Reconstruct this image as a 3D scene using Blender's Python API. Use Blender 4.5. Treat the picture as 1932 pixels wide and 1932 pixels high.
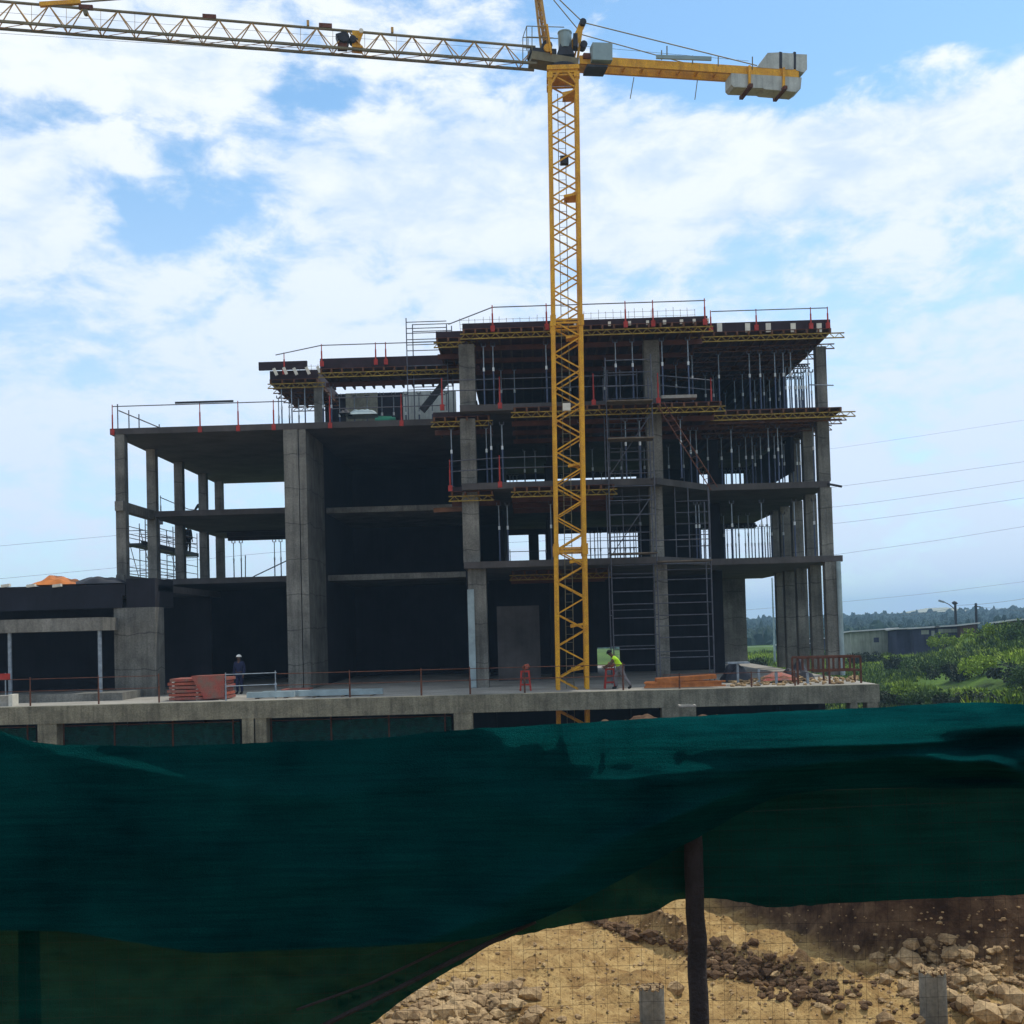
import bpy, math, random
from mathutils import Vector, Matrix, noise
random.seed(7)
for o in list(bpy.data.objects): bpy.data.objects.remove(o)
S = bpy.context.scene
COL = S.collection
# ------------------------------------------------------------------ camera
E = 6.0                                   # eye height above the pit floor
FPX, PPX, PPY = 2150.0, 966.0, 1120.0     # focal length and principal point, in 1932ths of the picture
PITCH, ROLL, YAW = 0.0302, -0.0275, 0.0158
cam_d = bpy.data.cameras.new('camera'); cam = bpy.data.objects.new('camera', cam_d); COL.objects.link(cam)
cam_d.sensor_width = 36; cam_d.lens = 36*FPX/1932; cam_d.shift_y = (PPY-966)/1932
cam_d.clip_start = 0.1; cam_d.clip_end = 6000
CM = Matrix.Rotation(YAW, 4, 'Z') @ Matrix.Rotation(math.radians(90)+PITCH, 4, 'X') @ Matrix.Rotation(ROLL, 4, 'Z')
cam.matrix_world = Matrix.Translation((0, 0, E)) @ CM
S.camera = cam
# ------------------------------------------------------------------ sky, sun, exposure
SUN_EL = math.radians(64); SD = Vector((.86, .51, 0)).normalized()*math.cos(SUN_EL) + Vector((0, 0, math.sin(SUN_EL)))
sun_d = bpy.data.lights.new('sun', 'SUN'); sun_d.energy = 3.3; sun_d.angle = math.radians(.53); sun_d.color = (1, .94, .84)
sun = bpy.data.objects.new('sun', sun_d); COL.objects.link(sun)
sun.rotation_mode = 'QUATERNION'; sun.rotation_quaternion = SD.to_track_quat('Z', 'Y'); sun.location = SD*90
S.view_settings.view_transform = 'Standard'; S.view_settings.look = 'None'
S.view_settings.exposure = 0; S.view_settings.gamma = 1; S.view_settings.use_curve_mapping = False
S.render.engine = 'CYCLES'
S.cycles.max_bounces = 6; S.cycles.diffuse_bounces = 2; S.cycles.transparent_max_bounces = 16; S.cycles.volume_bounces = 0

def build_world():
    w = bpy.data.worlds.new('World'); S.world = w; w.use_nodes = True
    nt = w.node_tree; N = nt.nodes; L = nt.links
    for n in list(N): N.remove(n)
    def new(t, **k):
        n = N.new(t)
        for a, b in k.items(): setattr(n, a, b)
        return n
    def put(sock, v):
        if isinstance(v, bpy.types.NodeSocket): L.new(v, sock)
        else: sock.default_value = v
    def m(op, a, b=0.0, c=None, clamp=False):
        n = new('ShaderNodeMath', operation=op, use_clamp=clamp); put(n.inputs[0], a); put(n.inputs[1], b)
        if c is not None: put(n.inputs[2], c)
        return n.outputs[0]
    def mix(f, a, b):
        n = new('ShaderNodeMix', data_type='RGBA'); put(n.inputs[0], f); put(n.inputs[6], a); put(n.inputs[7], b); return n.outputs[2]
    def ss(v, a, b):
        n = new('ShaderNodeMapRange', interpolation_type='SMOOTHSTEP'); put(n.inputs[0], v); n.inputs[1].default_value = a; n.inputs[2].default_value = b; return n.outputs[0]
    tc = new('ShaderNodeTexCoord'); sp = new('ShaderNodeSeparateXYZ'); L.new(tc.outputs['Generated'], sp.inputs[0])
    x, y, z = sp.outputs
    az = m('ARCTAN2', x, y); el = m('ARCSINE', z)
    sky = new('ShaderNodeTexSky', sky_type='NISHITA', sun_disc=False, sun_elevation=SUN_EL, sun_rotation=math.atan2(SD.x, SD.y), air_density=1.0, dust_density=.6, ozone_density=1.6)
    # cloud sheet: noise on (azimuth, elevation), flattened towards the horizon
    cb = new('ShaderNodeCombineXYZ'); L.new(az, cb.inputs[0]); L.new(m('MULTIPLY', el, 1.9), cb.inputs[1]); cb.inputs[2].default_value = 3.3
    def ns(scale, det, rough, dist=0.0, off=0.0):
        n = new('ShaderNodeTexNoise'); n.inputs['Scale'].default_value = scale; n.inputs['Detail'].default_value = det
        n.inputs['Roughness'].default_value = rough; n.inputs['Distortion'].default_value = dist
        mp = new('ShaderNodeMapping'); mp.inputs['Location'].default_value = (off, off*.7, off); L.new(cb.outputs[0], mp.inputs[0]); L.new(mp.outputs[0], n.inputs['Vector'])
        return n.outputs['Fac']
    n1 = ns(4.2, 9, .60, .35, 1.3); n2 = ns(15, 7, .58, .3, 4.1); n3 = ns(55, 4, .55, 0, 2.2)
    dens = m('ADD', m('MULTIPLY', n1, .9), m('ADD', m('MULTIPLY', n2, .75), m('MULTIPLY', n3, .16)))
    dens = m('SUBTRACT', dens, .875)
    def blob(cx, cy, rx, ry, amp):
        a = m('DIVIDE', m('SUBTRACT', az, (cx-1000)/2150), rx/2150); b = m('DIVIDE', m('SUBTRACT', el, (1185-cy)/2150), ry/2150)
        r = m('ADD', m('MULTIPLY', a, a), m('MULTIPLY', b, b))
        return m('MULTIPLY', m('POWER', 2.718, m('MULTIPLY', r, -1.0)), amp)
    for b in BLOBS: dens = m('ADD', dens, blob(*b))
    mask = ss(dens, -.15, .12)
    # low sky turns into a pale even veil
    veil = ss(el, .47, .12)
    blue = new('ShaderNodeVectorMath', operation='MULTIPLY'); L.new(sky.outputs[0], blue.inputs[0]); blue.inputs[1].default_value = (1.65, 2.05, 2.05)
    basec = mix(m('MULTIPLY', veil, .55), blue.outputs[0], (6.9, 8.4, 10.8, 1))
    shade = ss(m('ADD', m('MULTIPLY', n2, .65), m('MULTIPLY', n1, .5)), .42, .66)
    cl = mix(shade, (6.8, 8.3, 10.6, 1), (10.1, 10.6, 11.0, 1))
    cl = mix(m('MULTIPLY', veil, .9), cl, (7.6, 8.9, 10.8, 1))
    out = mix(m('MULTIPLY', mask, .96), basec, cl)
    bg = new('ShaderNodeBackground'); L.new(out, bg.inputs[0]); bg.inputs[1].default_value = 0.1
    o = new('ShaderNodeOutputWorld'); L.new(bg.outputs[0], o.inputs[0])
BLOBS = [(1640, 140, 360, 170, -.58), (1850, 60, 220, 100, -.2), (560, 20, 260, 40, -.12), (200, 300, 150, 26, -.14), (380, 440, 160, 70, -.34), (1560, 190, 330, 60, -.15), (640, 235, 120, 40, -.22),
         (30, 100, 90, 60, -.25), (820, 175, 200, 35, -.16), (1150, 20, 120, 50, .22), (1400, 5, 200, 25, .3), (1600, 240, 60, 26, .3), (1680, 165, 50, 16, .33), (1770, 245, 80, 28, .33),
         (1150, 350, 360, 140, .30), (1700, 370, 330, 90, .36), (250, 190, 330, 90, .22), (120, 430, 180, 110, .2), (700, 400, 260, 120, .2), (480, 60, 300, 50, .05), (1900, 185, 60, 20, .25)]
build_world()

# ------------------------------------------------------------------ materials
def mat(name, col, rough=.8, var=.25, scale=3.0, metal=0.0, bump=0.0, col2=None, spec=.3, streak=0.0, fine=0.0, joints=False):
    m = bpy.data.materials.new(name); m.use_nodes = True; nt = m.node_tree; N = nt.nodes; L = nt.links
    p = N['Principled BSDF']; p.inputs['Roughness'].default_value = rough; p.inputs['Metallic'].default_value = metal
    p.inputs['Specular IOR Level'].default_value = spec
    g = N.new('ShaderNodeNewGeometry')
    def noi(sc, det=6, vec=None, rg=.6):
        n = N.new('ShaderNodeTexNoise'); n.inputs['Scale'].default_value = sc; n.inputs['Detail'].default_value = det; n.inputs['Roughness'].default_value = rg
        L.new(vec or g.outputs['Position'], n.inputs['Vector']); return n.outputs['Fac']
    a = noi(scale)
    r = N.new('ShaderNodeMapRange'); r.inputs[1].default_value = .3; r.inputs[2].default_value = .7; L.new(a, r.inputs[0])
    mx = N.new('ShaderNodeMix'); mx.data_type = 'RGBA'
    c2 = col2 or tuple(c*(1-var*1.3) for c in col); c1 = col if col2 else tuple(c*(1+var*.5) for c in col)
    mx.inputs[6].default_value = (*c1, 1); mx.inputs[7].default_value = (*c2, 1); L.new(r.outputs[0], mx.inputs[0])
    out = mx.outputs[2]
    if streak:
        mp = N.new('ShaderNodeMapping'); mp.inputs['Scale'].default_value = (5, 5, .35); L.new(g.outputs['Position'], mp.inputs[0])
        st = noi(1.0, 5, mp.outputs[0]); r2 = N.new('ShaderNodeMapRange'); r2.inputs[1].default_value = .45; r2.inputs[2].default_value = .75; r2.inputs[3].default_value = 1; r2.inputs[4].default_value = 1-streak; L.new(st, r2.inputs[0])
        v = N.new('ShaderNodeMix'); v.data_type = 'RGBA'; v.blend_type = 'MULTIPLY'; v.inputs[0].default_value = 1; L.new(out, v.inputs[6]); L.new(r2.outputs[0], v.inputs[7]); out = v.outputs[2]
    if fine:
        f = noi(scale*14, 3); r3 = N.new('ShaderNodeMapRange'); r3.inputs[1].default_value = .35; r3.inputs[2].default_value = .65; r3.inputs[3].default_value = 1-fine; r3.inputs[4].default_value = 1+fine; L.new(f, r3.inputs[0])
        v = N.new('ShaderNodeMix'); v.data_type = 'RGBA'; v.blend_type = 'MULTIPLY'; v.inputs[0].default_value = 1; L.new(out, v.inputs[6]); L.new(r3.outputs[0], v.inputs[7]); out = v.outputs[2]
    if joints:   # shutter board joints in the cast concrete
        sz = N.new('ShaderNodeSeparateXYZ'); L.new(g.outputs['Position'], sz.inputs[0])
        def mm(op, a_, b_):
            q = N.new('ShaderNodeMath'); q.operation = op
            for k_, v_ in ((0, a_), (1, b_)):
                if isinstance(v_, float): q.inputs[k_].default_value = v_
                else: L.new(v_, q.inputs[k_])
            return q.outputs[0]
        fr = mm('FRACT', mm('MULTIPLY', mm('ADD', sz.outputs[2], mm('MULTIPLY', noi(.9, 2), .5)), .62), 0.0)
        ln = mm('SUBTRACT', 1.0, mm('MULTIPLY', mm('LESS_THAN', fr, .028), .45))
        pn = noi(.45, 1); pr = N.new('ShaderNodeMapRange'); pr.inputs[1].default_value = .4; pr.inputs[2].default_value = .6; pr.inputs[3].default_value = .82; pr.inputs[4].default_value = 1.12; L.new(pn, pr.inputs[0])
        v = N.new('ShaderNodeMix'); v.data_type = 'RGBA'; v.blend_type = 'MULTIPLY'; v.inputs[0].default_value = 1; L.new(out, v.inputs[6]); L.new(mm('MULTIPLY', ln, pr.outputs[0]), v.inputs[7]); out = v.outputs[2]
    L.new(out, p.inputs['Base Color'])
    if bump:
        b = N.new('ShaderNodeBump'); b.inputs['Strength'].default_value = min(1, bump); b.inputs['Distance'].default_value = .05
        L.new(noi(scale*6, 6), b.inputs['Height']); L.new(b.outputs[0], p.inputs['Normal'])
    return m
M = {}
M['conc'] = mat('concrete', (.18, .176, .155), .9, .35, 1.1, joints=True, bump=.4, streak=.45, fine=.18)
M['conc_deck'] = mat('concrete_beam', (.20, .197, .15), .9, .35, 1.3, bump=.5, streak=.5, fine=.22)
M['conc_shaded'] = mat('concrete_inner_shaded', (.015, .015, .022), .95, .3, .8, streak=.3)  # near-black concrete: the deep interior shade is put into the colour
M['conc_top'] = mat('concrete_floor', (.30, .285, .25), .9, .25, .7, fine=.15)
M['slab'] = mat('concrete_soffit_shaded', (.082, .074, .072), .9, .35, .7, bump=.2, streak=.2)  # darker than the plain concrete, soffit shade included in the colour
M['block'] = mat('ballast_concrete', (.40, .43, .40), .9, .2, 1.5, streak=.35, fine=.1)
M['yellow'] = mat('crane_yellow_paint', (.68, .36, .012), .55, .3, 2.6, fine=.3, streak=.35, col2=(.50, .23, .015))
M['yellow_pale'] = mat('jib_paint', (.42, .24, .06), .5, .25, 2.5, fine=.2)
M['chord'] = mat('shaded_chord_steel', (.16, .14, .08), .6, .3, 3)  # dark olive holds the shade on yellow jib chords seen from below
M['dark'] = mat('dark_steel', (.025, .026, .032), .6, .4, 4)
M['galv'] = mat('galvanised_tube', (.26, .31, .36), .45, .3, 6, metal=.4)
M['prop'] = mat('prop_paint', (.065, .09, .16), .55, .3, 5)
M['collar'] = mat('prop_collar', (.65, .7, .72), .4, .1, 5)
M['scaf'] = mat('scaffold_tube', (.09, .095, .12), .5, .35, 5, metal=.3)
M['rust'] = mat('rusty_steel', (.12, .045, .025), .85, .4, 6)
M['rebar'] = mat('rebar_steel', (.11, .08, .07), .8, .3, 8)
M['red'] = mat('red_orange_paint', (.36, .028, .018), .55, .3, 5)
M['ply'] = mat('plywood', (.10, .035, .02), .8, .35, 1.6, fine=.1)
M['board'] = mat('edge_board', (.028, .013, .017), .75, .4, 2.2)
M['girder'] = mat('yellow_timber_girder', (.30, .205, .03), .7, .4, 3.5, fine=.3)
M['joist'] = mat('timber_joist', (.13, .055, .022), .75, .4, 3.0)
M['white'] = mat('white_wood_end', (.62, .6, .52), .8, .15, 4)
M['plank'] = mat('scaffold_plank', (.15, .12, .09), .85, .4, 3)
M['dirt'] = mat('dirt_dark', (.2, .13, .07), .95, .4, 2)
M['rock'] = mat('broken_rock', (.44, .31, .16), .9, .3, 1.6, bump=.8, col2=(.15, .09, .045), fine=.25)
M['tarp_o'] = mat('orange_tarpaulin', (.55, .17, .03), .6, .3, 2)
M['tarp_d'] = mat('black_tarpaulin', (.02, .022, .03), .6, .3, 2)
M['tarp_g'] = mat('green_tarpaulin', (.01, .16, .09), .6, .3, 2)
M['sheet'] = mat('pale_sheet', (.30, .38, .40), .6, .25, 2)
M['timber'] = mat('dark_timber', (.025, .02, .022), .85, .4, 8, bump=.6)
M['wire'] = mat('fence_wire', (.02, .018, .016), .7, .2, 9, spec=.1)
M['wire_p'] = mat('pale_wire', (.20, .20, .20), .5, .2, 9, metal=.3)
M['cable'] = mat('power_cable', (.12, .13, .15), .6, .1, 1)
M['skin'] = mat('skin', (.09, .045, .03), .6, .1, 9)
M['vest'] = mat('hi_vis_vest', (.50, .85, .03), .7, .1, 6)
M['trous'] = mat('grey_trousers', (.15, .14, .15), .9, .2, 6)
M['navy'] = mat('navy_overall', (.012, .016, .05), .9, .2, 6)
M['black'] = mat('dark_clothes', (.012, .012, .014), .9, .2, 6)
M['hat'] = mat('white_helmet', (.7, .7, .66), .4, .05, 6)
M['glass'] = mat('cab_panel', (.22, .30, .31), .4, .15, 2)
M['shed_w'] = mat('pale_shed_wall', (.30, .32, .26), .9, .3, .6, streak=.4)
M['shed_b'] = mat('dark_blue_shed_wall', (.045, .05, .09), .9, .3, .6, streak=.4)
M['shed_r'] = mat('brown_shed_wall', (.11, .06, .05), .9, .3, .6)
M['roof'] = mat('pale_metal_roof', (.6, .6, .6), .6, .2, .5)
M['leaf'] = mat('leaf', (.065, .12, .02), .8, .4, .25, col2=(.03, .06, .014), fine=.3)
M['leaf2'] = mat('bright_leaf', (.24, .34, .018), .8, .4, .3, col2=(.10, .16, .012), fine=.3)
M['leaf_d'] = mat('dark_leaf', (.03, .045, .02), .85, .4, .4)
M['forest'] = mat('far_forest', (.022, .055, .045), .9, .5, .05, col2=(.012, .032, .028))
M['bark'] = mat('bark', (.06, .045, .03), .9, .3, 4)

def ground_mat():
    m = bpy.data.materials.new('earth_ground'); m.use_nodes = True; nt = m.node_tree; N = nt.nodes; L = nt.links
    p = N['Principled BSDF']; p.inputs['Roughness'].default_value = .95; p.inputs['Specular IOR Level'].default_value = .1
    g = N.new('ShaderNodeNewGeometry'); at = N.new('ShaderNodeAttribute'); at.attribute_name = 'green'
    def noi(sc, det=8, rg=.62, dist=0):
        n = N.new('ShaderNodeTexNoise'); n.inputs['Scale'].default_value = sc; n.inputs['Detail'].default_value = det; n.inputs['Roughness'].default_value = rg; n.inputs['Distortion'].default_value = dist
        L.new(g.outputs['Position'], n.inputs['Vector']); return n.outputs['Fac']
    def ramp(f, st):
        r = N.new('ShaderNodeValToRGB'); L.new(f, r.inputs[0]); e = r.color_ramp.elements
        while len(e) < len(st): e.new(.5)
        for i, (q, c) in enumerate(st): e[i].position = q; e[i].color = (*c, 1)
        return r.outputs[0]
    dirt = ramp(noi(1.3, 10, .7, .4), [(.30, (.15, .08, .035)), (.42, (.28, .175, .07)), (.56, (.42, .285, .12)), (.70, (.52, .38, .18))])
    peb = ramp(noi(14, 4, .7), [(.36, (.42, .36, .32)), (.45, (.95, .93, .9)), (.60, (1.05, 1.03, 1.0)), (.70, (1.45, 1.4, 1.35))])
    mm = N.new('ShaderNodeMix'); mm.data_type = 'RGBA'; mm.blend_type = 'MULTIPLY'; mm.inputs[0].default_value = .85; L.new(dirt, mm.inputs[6]); L.new(peb, mm.inputs[7])
    gr = ramp(noi(.35, 8), [(.35, (.03, .05, .012)), (.5, (.06, .11, .018)), (.66, (.085, .15, .02))])
    ab = N.new('ShaderNodeAttribute'); ab.attribute_name = 'soil_shade'
    cm = N.new('ShaderNodeMix'); cm.data_type = 'RGBA'; L.new(ab.outputs['Fac'], cm.inputs[0]); L.new(mm.outputs[2], cm.inputs[6])
    L.new(ramp(noi(2.2, 8, .7), [(.35, (.035, .02, .013)), (.5, (.085, .05, .03)), (.68, (.17, .11, .065))]), cm.inputs[7])  # dark soil ramp paints the shade of bank face and rut
    mx = N.new('ShaderNodeMix'); mx.data_type = 'RGBA'; L.new(at.outputs['Fac'], mx.inputs[0]); L.new(cm.outputs[2], mx.inputs[6]); L.new(gr, mx.inputs[7])
    L.new(mx.outputs[2], p.inputs['Base Color'])
    b = N.new('ShaderNodeBump'); b.inputs['Strength'].default_value = 1; b.inputs['Distance'].default_value = .12
    L.new(noi(3.5, 10, .72), b.inputs['Height']); L.new(b.outputs[0], p.inputs['Normal'])
    return m
M['ground'] = ground_mat()

def net_mat(name, base, hi, trans, gloss=1.0):
    m = bpy.data.materials.new(name); m.use_nodes = True; nt = m.node_tree; N = nt.nodes; L = nt.links
    p = N['Principled BSDF']; o = N['Material Output']
    tc = N.new('ShaderNodeNewGeometry')
    n = N.new('ShaderNodeTexNoise'); n.inputs['Scale'].default_value = 3; n.inputs['Detail'].default_value = 8; L.new(tc.outputs['Position'], n.inputs['Vector'])
    n2 = N.new('ShaderNodeTexNoise'); n2.inputs['Scale'].default_value = 160; n2.inputs['Detail'].default_value = 3; n2.inputs['Roughness'].default_value = .8; L.new(tc.outputs['Position'], n2.inputs['Vector'])
    ad = N.new('ShaderNodeMath'); ad.operation = 'MULTIPLY_ADD'; 
    mp = N.new('ShaderNodeMapping'); mp.inputs['Scale'].default_value = (2.5, 2.5, 55); L.new(tc.outputs['Position'], mp.inputs[0])
    n3 = N.new('ShaderNodeTexNoise'); n3.inputs['Scale'].default_value = 1; n3.inputs['Detail'].default_value = 5; n3.inputs['Roughness'].default_value = .7; L.new(mp.outputs[0], n3.inputs['Vector'])
    av = N.new('ShaderNodeMath'); av.operation = 'MULTIPLY'; L.new(n2.outputs[0], av.inputs[0]); L.new(n3.outputs[0], av.inputs[1])
    L.new(av.outputs[0], ad.inputs[0]); ad.inputs[1].default_value = 2.0; 
    sb = N.new('ShaderNodeMath'); sb.operation = 'SUBTRACT'; L.new(n.outputs[0], sb.inputs[0]); sb.inputs[1].default_value = .45; L.new(sb.outputs[0], ad.inputs[2])
    mx = N.new('ShaderNodeMix'); mx.data_type = 'RGBA'; mx.inputs[6].default_value = (*base, 1); mx.inputs[7].default_value = (*hi, 1); L.new(ad.outputs[0], mx.inputs[0])
    bp = N.new('ShaderNodeBump'); bp.inputs['Strength'].default_value = .9; bp.inputs['Distance'].default_value = .02; L.new(n2.outputs[0], bp.inputs['Height']); pass
    tl = N.new('ShaderNodeBsdfTranslucent'); tl.inputs[0].default_value = (*[c*.55 for c in hi], 1)
    df = N.new('ShaderNodeBsdfDiffuse'); L.new(mx.outputs[2], df.inputs[0]); L.new(bp.outputs[0], df.inputs['Normal'])
    gl = N.new('ShaderNodeBsdfGlossy'); gl.inputs['Roughness'].default_value = .58; L.new(bp.outputs[0], gl.inputs['Normal'])
    gm = N.new('ShaderNodeMix'); gm.data_type = 'RGBA'; gm.inputs[6].default_value = (.0002*gloss, .0026*gloss, .0050*gloss, 1); gm.inputs[7].default_value = (.0024*gloss, .070*gloss, .066*gloss, 1); L.new(ad.outputs[0], gm.inputs[0]); L.new(gm.outputs[2], gl.inputs['Color'])
    ash = N.new('ShaderNodeAddShader'); L.new(df.outputs[0], ash.inputs[0]); L.new(gl.outputs[0], ash.inputs[1]); N.remove(p); p = ash
    m1 = N.new('ShaderNodeMixShader'); m1.inputs[0].default_value = .035; L.new(p.outputs[0], m1.inputs[1]); L.new(tl.outputs[0], m1.inputs[2])
    tr = N.new('ShaderNodeBsdfTransparent'); tr.inputs[0].default_value = (.3, .75, .55, 1)
    m2 = N.new('ShaderNodeMixShader'); m2.inputs[0].default_value = trans; L.new(m1.outputs[0], m2.inputs[1]); L.new(tr.outputs[0], m2.inputs[2])
    L.new(m2.outputs[0], o.inputs[0]); return m
M['net'] = net_mat('green_shade_net', (.0002, .0022, .0050), (.0006, .0075, .0125), .012)
M['net_back'] = net_mat('green_shade_net_thin', (.0006, .0090, .0072), (.0028, .040, .028), .035, .5)
M['net_far'] = net_mat('green_screen_far', (.004, .035, .035), (.01, .07, .07), .25)

# ------------------------------------------------------------------ helpers
def W(x, y, Y):
    """point of the place seen at (x, y) of the picture, on the plane at distance Y"""
    d = CM.to_3x3() @ Vector(((x-PPX)/FPX, -(y-PPY)/FPX, -1)); return Vector((0, 0, E)) + d*(Y/d.y)
def X(x, Y, y=1000): return W(x, y, Y).x
def Zv(x, y, Y): return W(x, y, Y).z

class MB:
    def __init__(s): s.v = []; s.f = []
    def add(s, vs, fs):
        n = len(s.v); s.v += [tuple(v) for v in vs]; s.f += [tuple(i+n for i in f) for f in fs]; return s
    def box(s, x0, x1, y0, y1, z0, z1):
        return s.add([(x0, y0, z0), (x1, y0, z0), (x1, y1, z0), (x0, y1, z0), (x0, y0, z1), (x1, y0, z1), (x1, y1, z1), (x0, y1, z1)],
                     [(0, 3, 2, 1), (4, 5, 6, 7), (0, 1, 5, 4), (1, 2, 6, 5), (2, 3, 7, 6), (3, 0, 4, 7)])
    def poly(s, pts, z0, z1):
        n = len(pts)
        return s.add([(x, y, z0) for x, y in pts] + [(x, y, z1) for x, y in pts],
                     [tuple(range(n))[::-1], tuple(range(n, 2*n))] + [(i, (i+1) % n, n+(i+1) % n, n+i) for i in range(n)])
    def beam(s, p, q, w, h):
        p = Vector(p); q = Vector(q); d = (q-p).normalized()
        up = Vector((0, 0, 1)) if abs(d.z) < .95 else Vector((0, 1, 0))
        a = d.cross(up).normalized()*w/2; b = a.normalized().cross(d).normalized()*h/2
        return s.add([p-a-b, p+a-b, p+a+b, p-a+b, q-a-b, q+a-b, q+a+b, q-a+b],
                     [(0, 1, 2, 3), (7, 6, 5, 4), (0, 4, 5, 1), (1, 5, 6, 2), (2, 6, 7, 3), (3, 7, 4, 0)])
    def tube(s, p, q, r, n=6, r2=None):
        p = Vector(p); q = Vector(q); d = (q-p).normalized()
        up = Vector((0, 0, 1)) if abs(d.z) < .95 else Vector((0, 1, 0))
        a = d.cross(up).normalized(); b = a.cross(d); r2 = r if r2 is None else r2
        c = [(a*math.cos(t)+b*math.sin(t)) for t in [2*math.pi*i/n for i in range(n)]]
        return s.add([p+v*r for v in c]+[q+v*r2 for v in c], [tuple(range(n)), tuple(range(n, 2*n))[::-1]] + [(i, n+i, n+(i+1) % n, (i+1) % n) for i in range(n)])
    def path(s, pts, r, n=6):
        for a, b in zip(pts, pts[1:]): s.tube(a, b, r, n)
        return s
    def truss(s, p, q, h, pitch, r, n=4):
        """lattice girder: two chords and a zigzag web"""
        p = Vector(p); q = Vector(q); L = (q-p).length; d = (q-p)/L; k = max(2, int(L/pitch)); up = Vector((0, 0, h))
        s.beam(p, q, r*3.2, r*2); s.beam(p+up, q+up, r*3.2, r*2)
        for i in range(k):
            a = p+d*(L*i/k); b = p+d*(L*(i+.5)/k); c = p+d*(L*(i+1)/k)
            s.beam(a, b+up, r*1.6, r*1.2); s.beam(b+up, c, r*1.6, r*1.2)
        return s
    def rock(s, c, r, seed, sq=(1, 1, .75)):
        rn = random.Random(seed); vs = []
        import itertools
        t = (1+5**.5)/2
        base = [(-1, t, 0), (1, t, 0), (-1, -t, 0), (1, -t, 0), (0, -1, t), (0, 1, t), (0, -1, -t), (0, 1, -t), (t, 0, -1), (t, 0, 1), (-t, 0, -1), (-t, 0, 1)]
        F = [(0, 11, 5), (0, 5, 1), (0, 1, 7), (0, 7, 10), (0, 10, 11), (1, 5, 9), (5, 11, 4), (11, 10, 2), (10, 7, 6), (7, 1, 8), (3, 9, 4), (3, 4, 2), (3, 2, 6), (3, 6, 8), (3, 8, 9), (4, 9, 5), (2, 4, 11), (6, 2, 10), (8, 6, 7), (9, 8, 1)]
        R = Matrix.Rotation(rn.uniform(0, 6), 3, Vector((rn.uniform(-1, 1), rn.uniform(-1, 1), rn.uniform(-1, 1))).normalized())
        for b in base:
            v = R @ Vector(b).normalized(); v = Vector((v.x*sq[0], v.y*sq[1], v.z*sq[2]))*r*rn.uniform(.72, 1.22); vs.append(Vector(c)+v)
        return s.add(vs, F)

BASE = {}
def link(name, mesh, base, parent=None):
    o = bpy.data.objects.new(name, mesh); COL.objects.link(o)
    if parent: o.parent = parent
    else: o.location = base
    return o
def tag(o, label, cat, group=None, kind=None):
    if label: o['label'] = label
    if cat: o['category'] = cat
    if group: o['group'] = group
    if kind: o['kind'] = kind
    return o
def thing(name, label, cat, loc=(0, 0, 0), group=None):
    o = bpy.data.objects.new(name, None); COL.objects.link(o); o.location = loc; o.empty_display_size = .2
    BASE[o.name] = Vector(loc); return tag(o, label, cat, group)
def obj(name, mb, m, parent=None, base=None, smooth=False):
    """ONE mesh object; verts given in place coordinates, stored relative to the thing's base"""
    if parent is not None: b = BASE[parent.name]
    elif base is not None: b = Vector(base)
    else:
        xs = [v[0] for v in mb.v]; ys = [v[1] for v in mb.v]; zs = [v[2] for v in mb.v]
        b = Vector(((min(xs)+max(xs))/2, (min(ys)+max(ys))/2, min(zs)))
    me = bpy.data.meshes.new(name); me.from_pydata([tuple(Vector(v)-b) for v in mb.v], [], mb.f); me.update()
    me.materials.append(M[m] if isinstance(m, str) else m)
    if smooth: me.polygons.foreach_set('use_smooth', [True]*len(me.polygons))
    o = link(name, me, b, parent); BASE[o.name] = b; return o
def single(name, mb, m, label, cat, group=None, smooth=False, base=None):
    return tag(obj(name, mb, m, None, base, smooth), label, cat, group)
def struct(name, mb, m, smooth=False):
    o = obj(name, mb, m, None, (0, 0, 0), smooth); o['kind'] = 'structure'; return o
def copy_tree(o, loc, label):
    c = o.copy(); COL.objects.link(c); c.location = loc; c['label'] = label
    for ch in o.children:
        d = ch.copy(); COL.objects.link(d); d.parent = c
        for g in ch.children:
            e = g.copy(); COL.objects.link(e); e.parent = d
    return c
ORD = ['first', 'second', 'third', 'fourth', 'fifth', 'sixth', 'seventh', 'eighth', 'ninth', 'tenth', 'eleventh', 'twelfth', 'thirteenth', 'fourteenth', 'fifteenth', 'sixteenth', 'seventeenth', 'eighteenth', 'nineteenth', 'twentieth']
def nth(i): return ORD[i] if i < 20 else ('twenty-'+ORD[i-20] if i < 29 else 'thirty-'+ORD[i-30])
def ss(v, a, b):
    t = max(0, min(1, (v-a)/(b-a))); return t*t*(3-2*t)
def lerp(pts, x):
    if x <= pts[0][0]: return pts[0][1]
    for (a, b), (c, d) in zip(pts, pts[1:]):
        if x <= c: t = (x-a)/(c-a); return b+(d-b)*t
    return pts[-1][1]
def slerp(pts, x, w=25):
    return sum(lerp(pts, x+k*w) for k in (-1, -.5, 0, .5, 1))/5

# levels (absolute heights) and front planes
ZD = E-2.54; Z1 = E+2.9; Z2 = E+6.3; Z3 = E+9.7; Z4 = E+13.1
YC, YR, YB = 49.0, 52.0, 70.0
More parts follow.
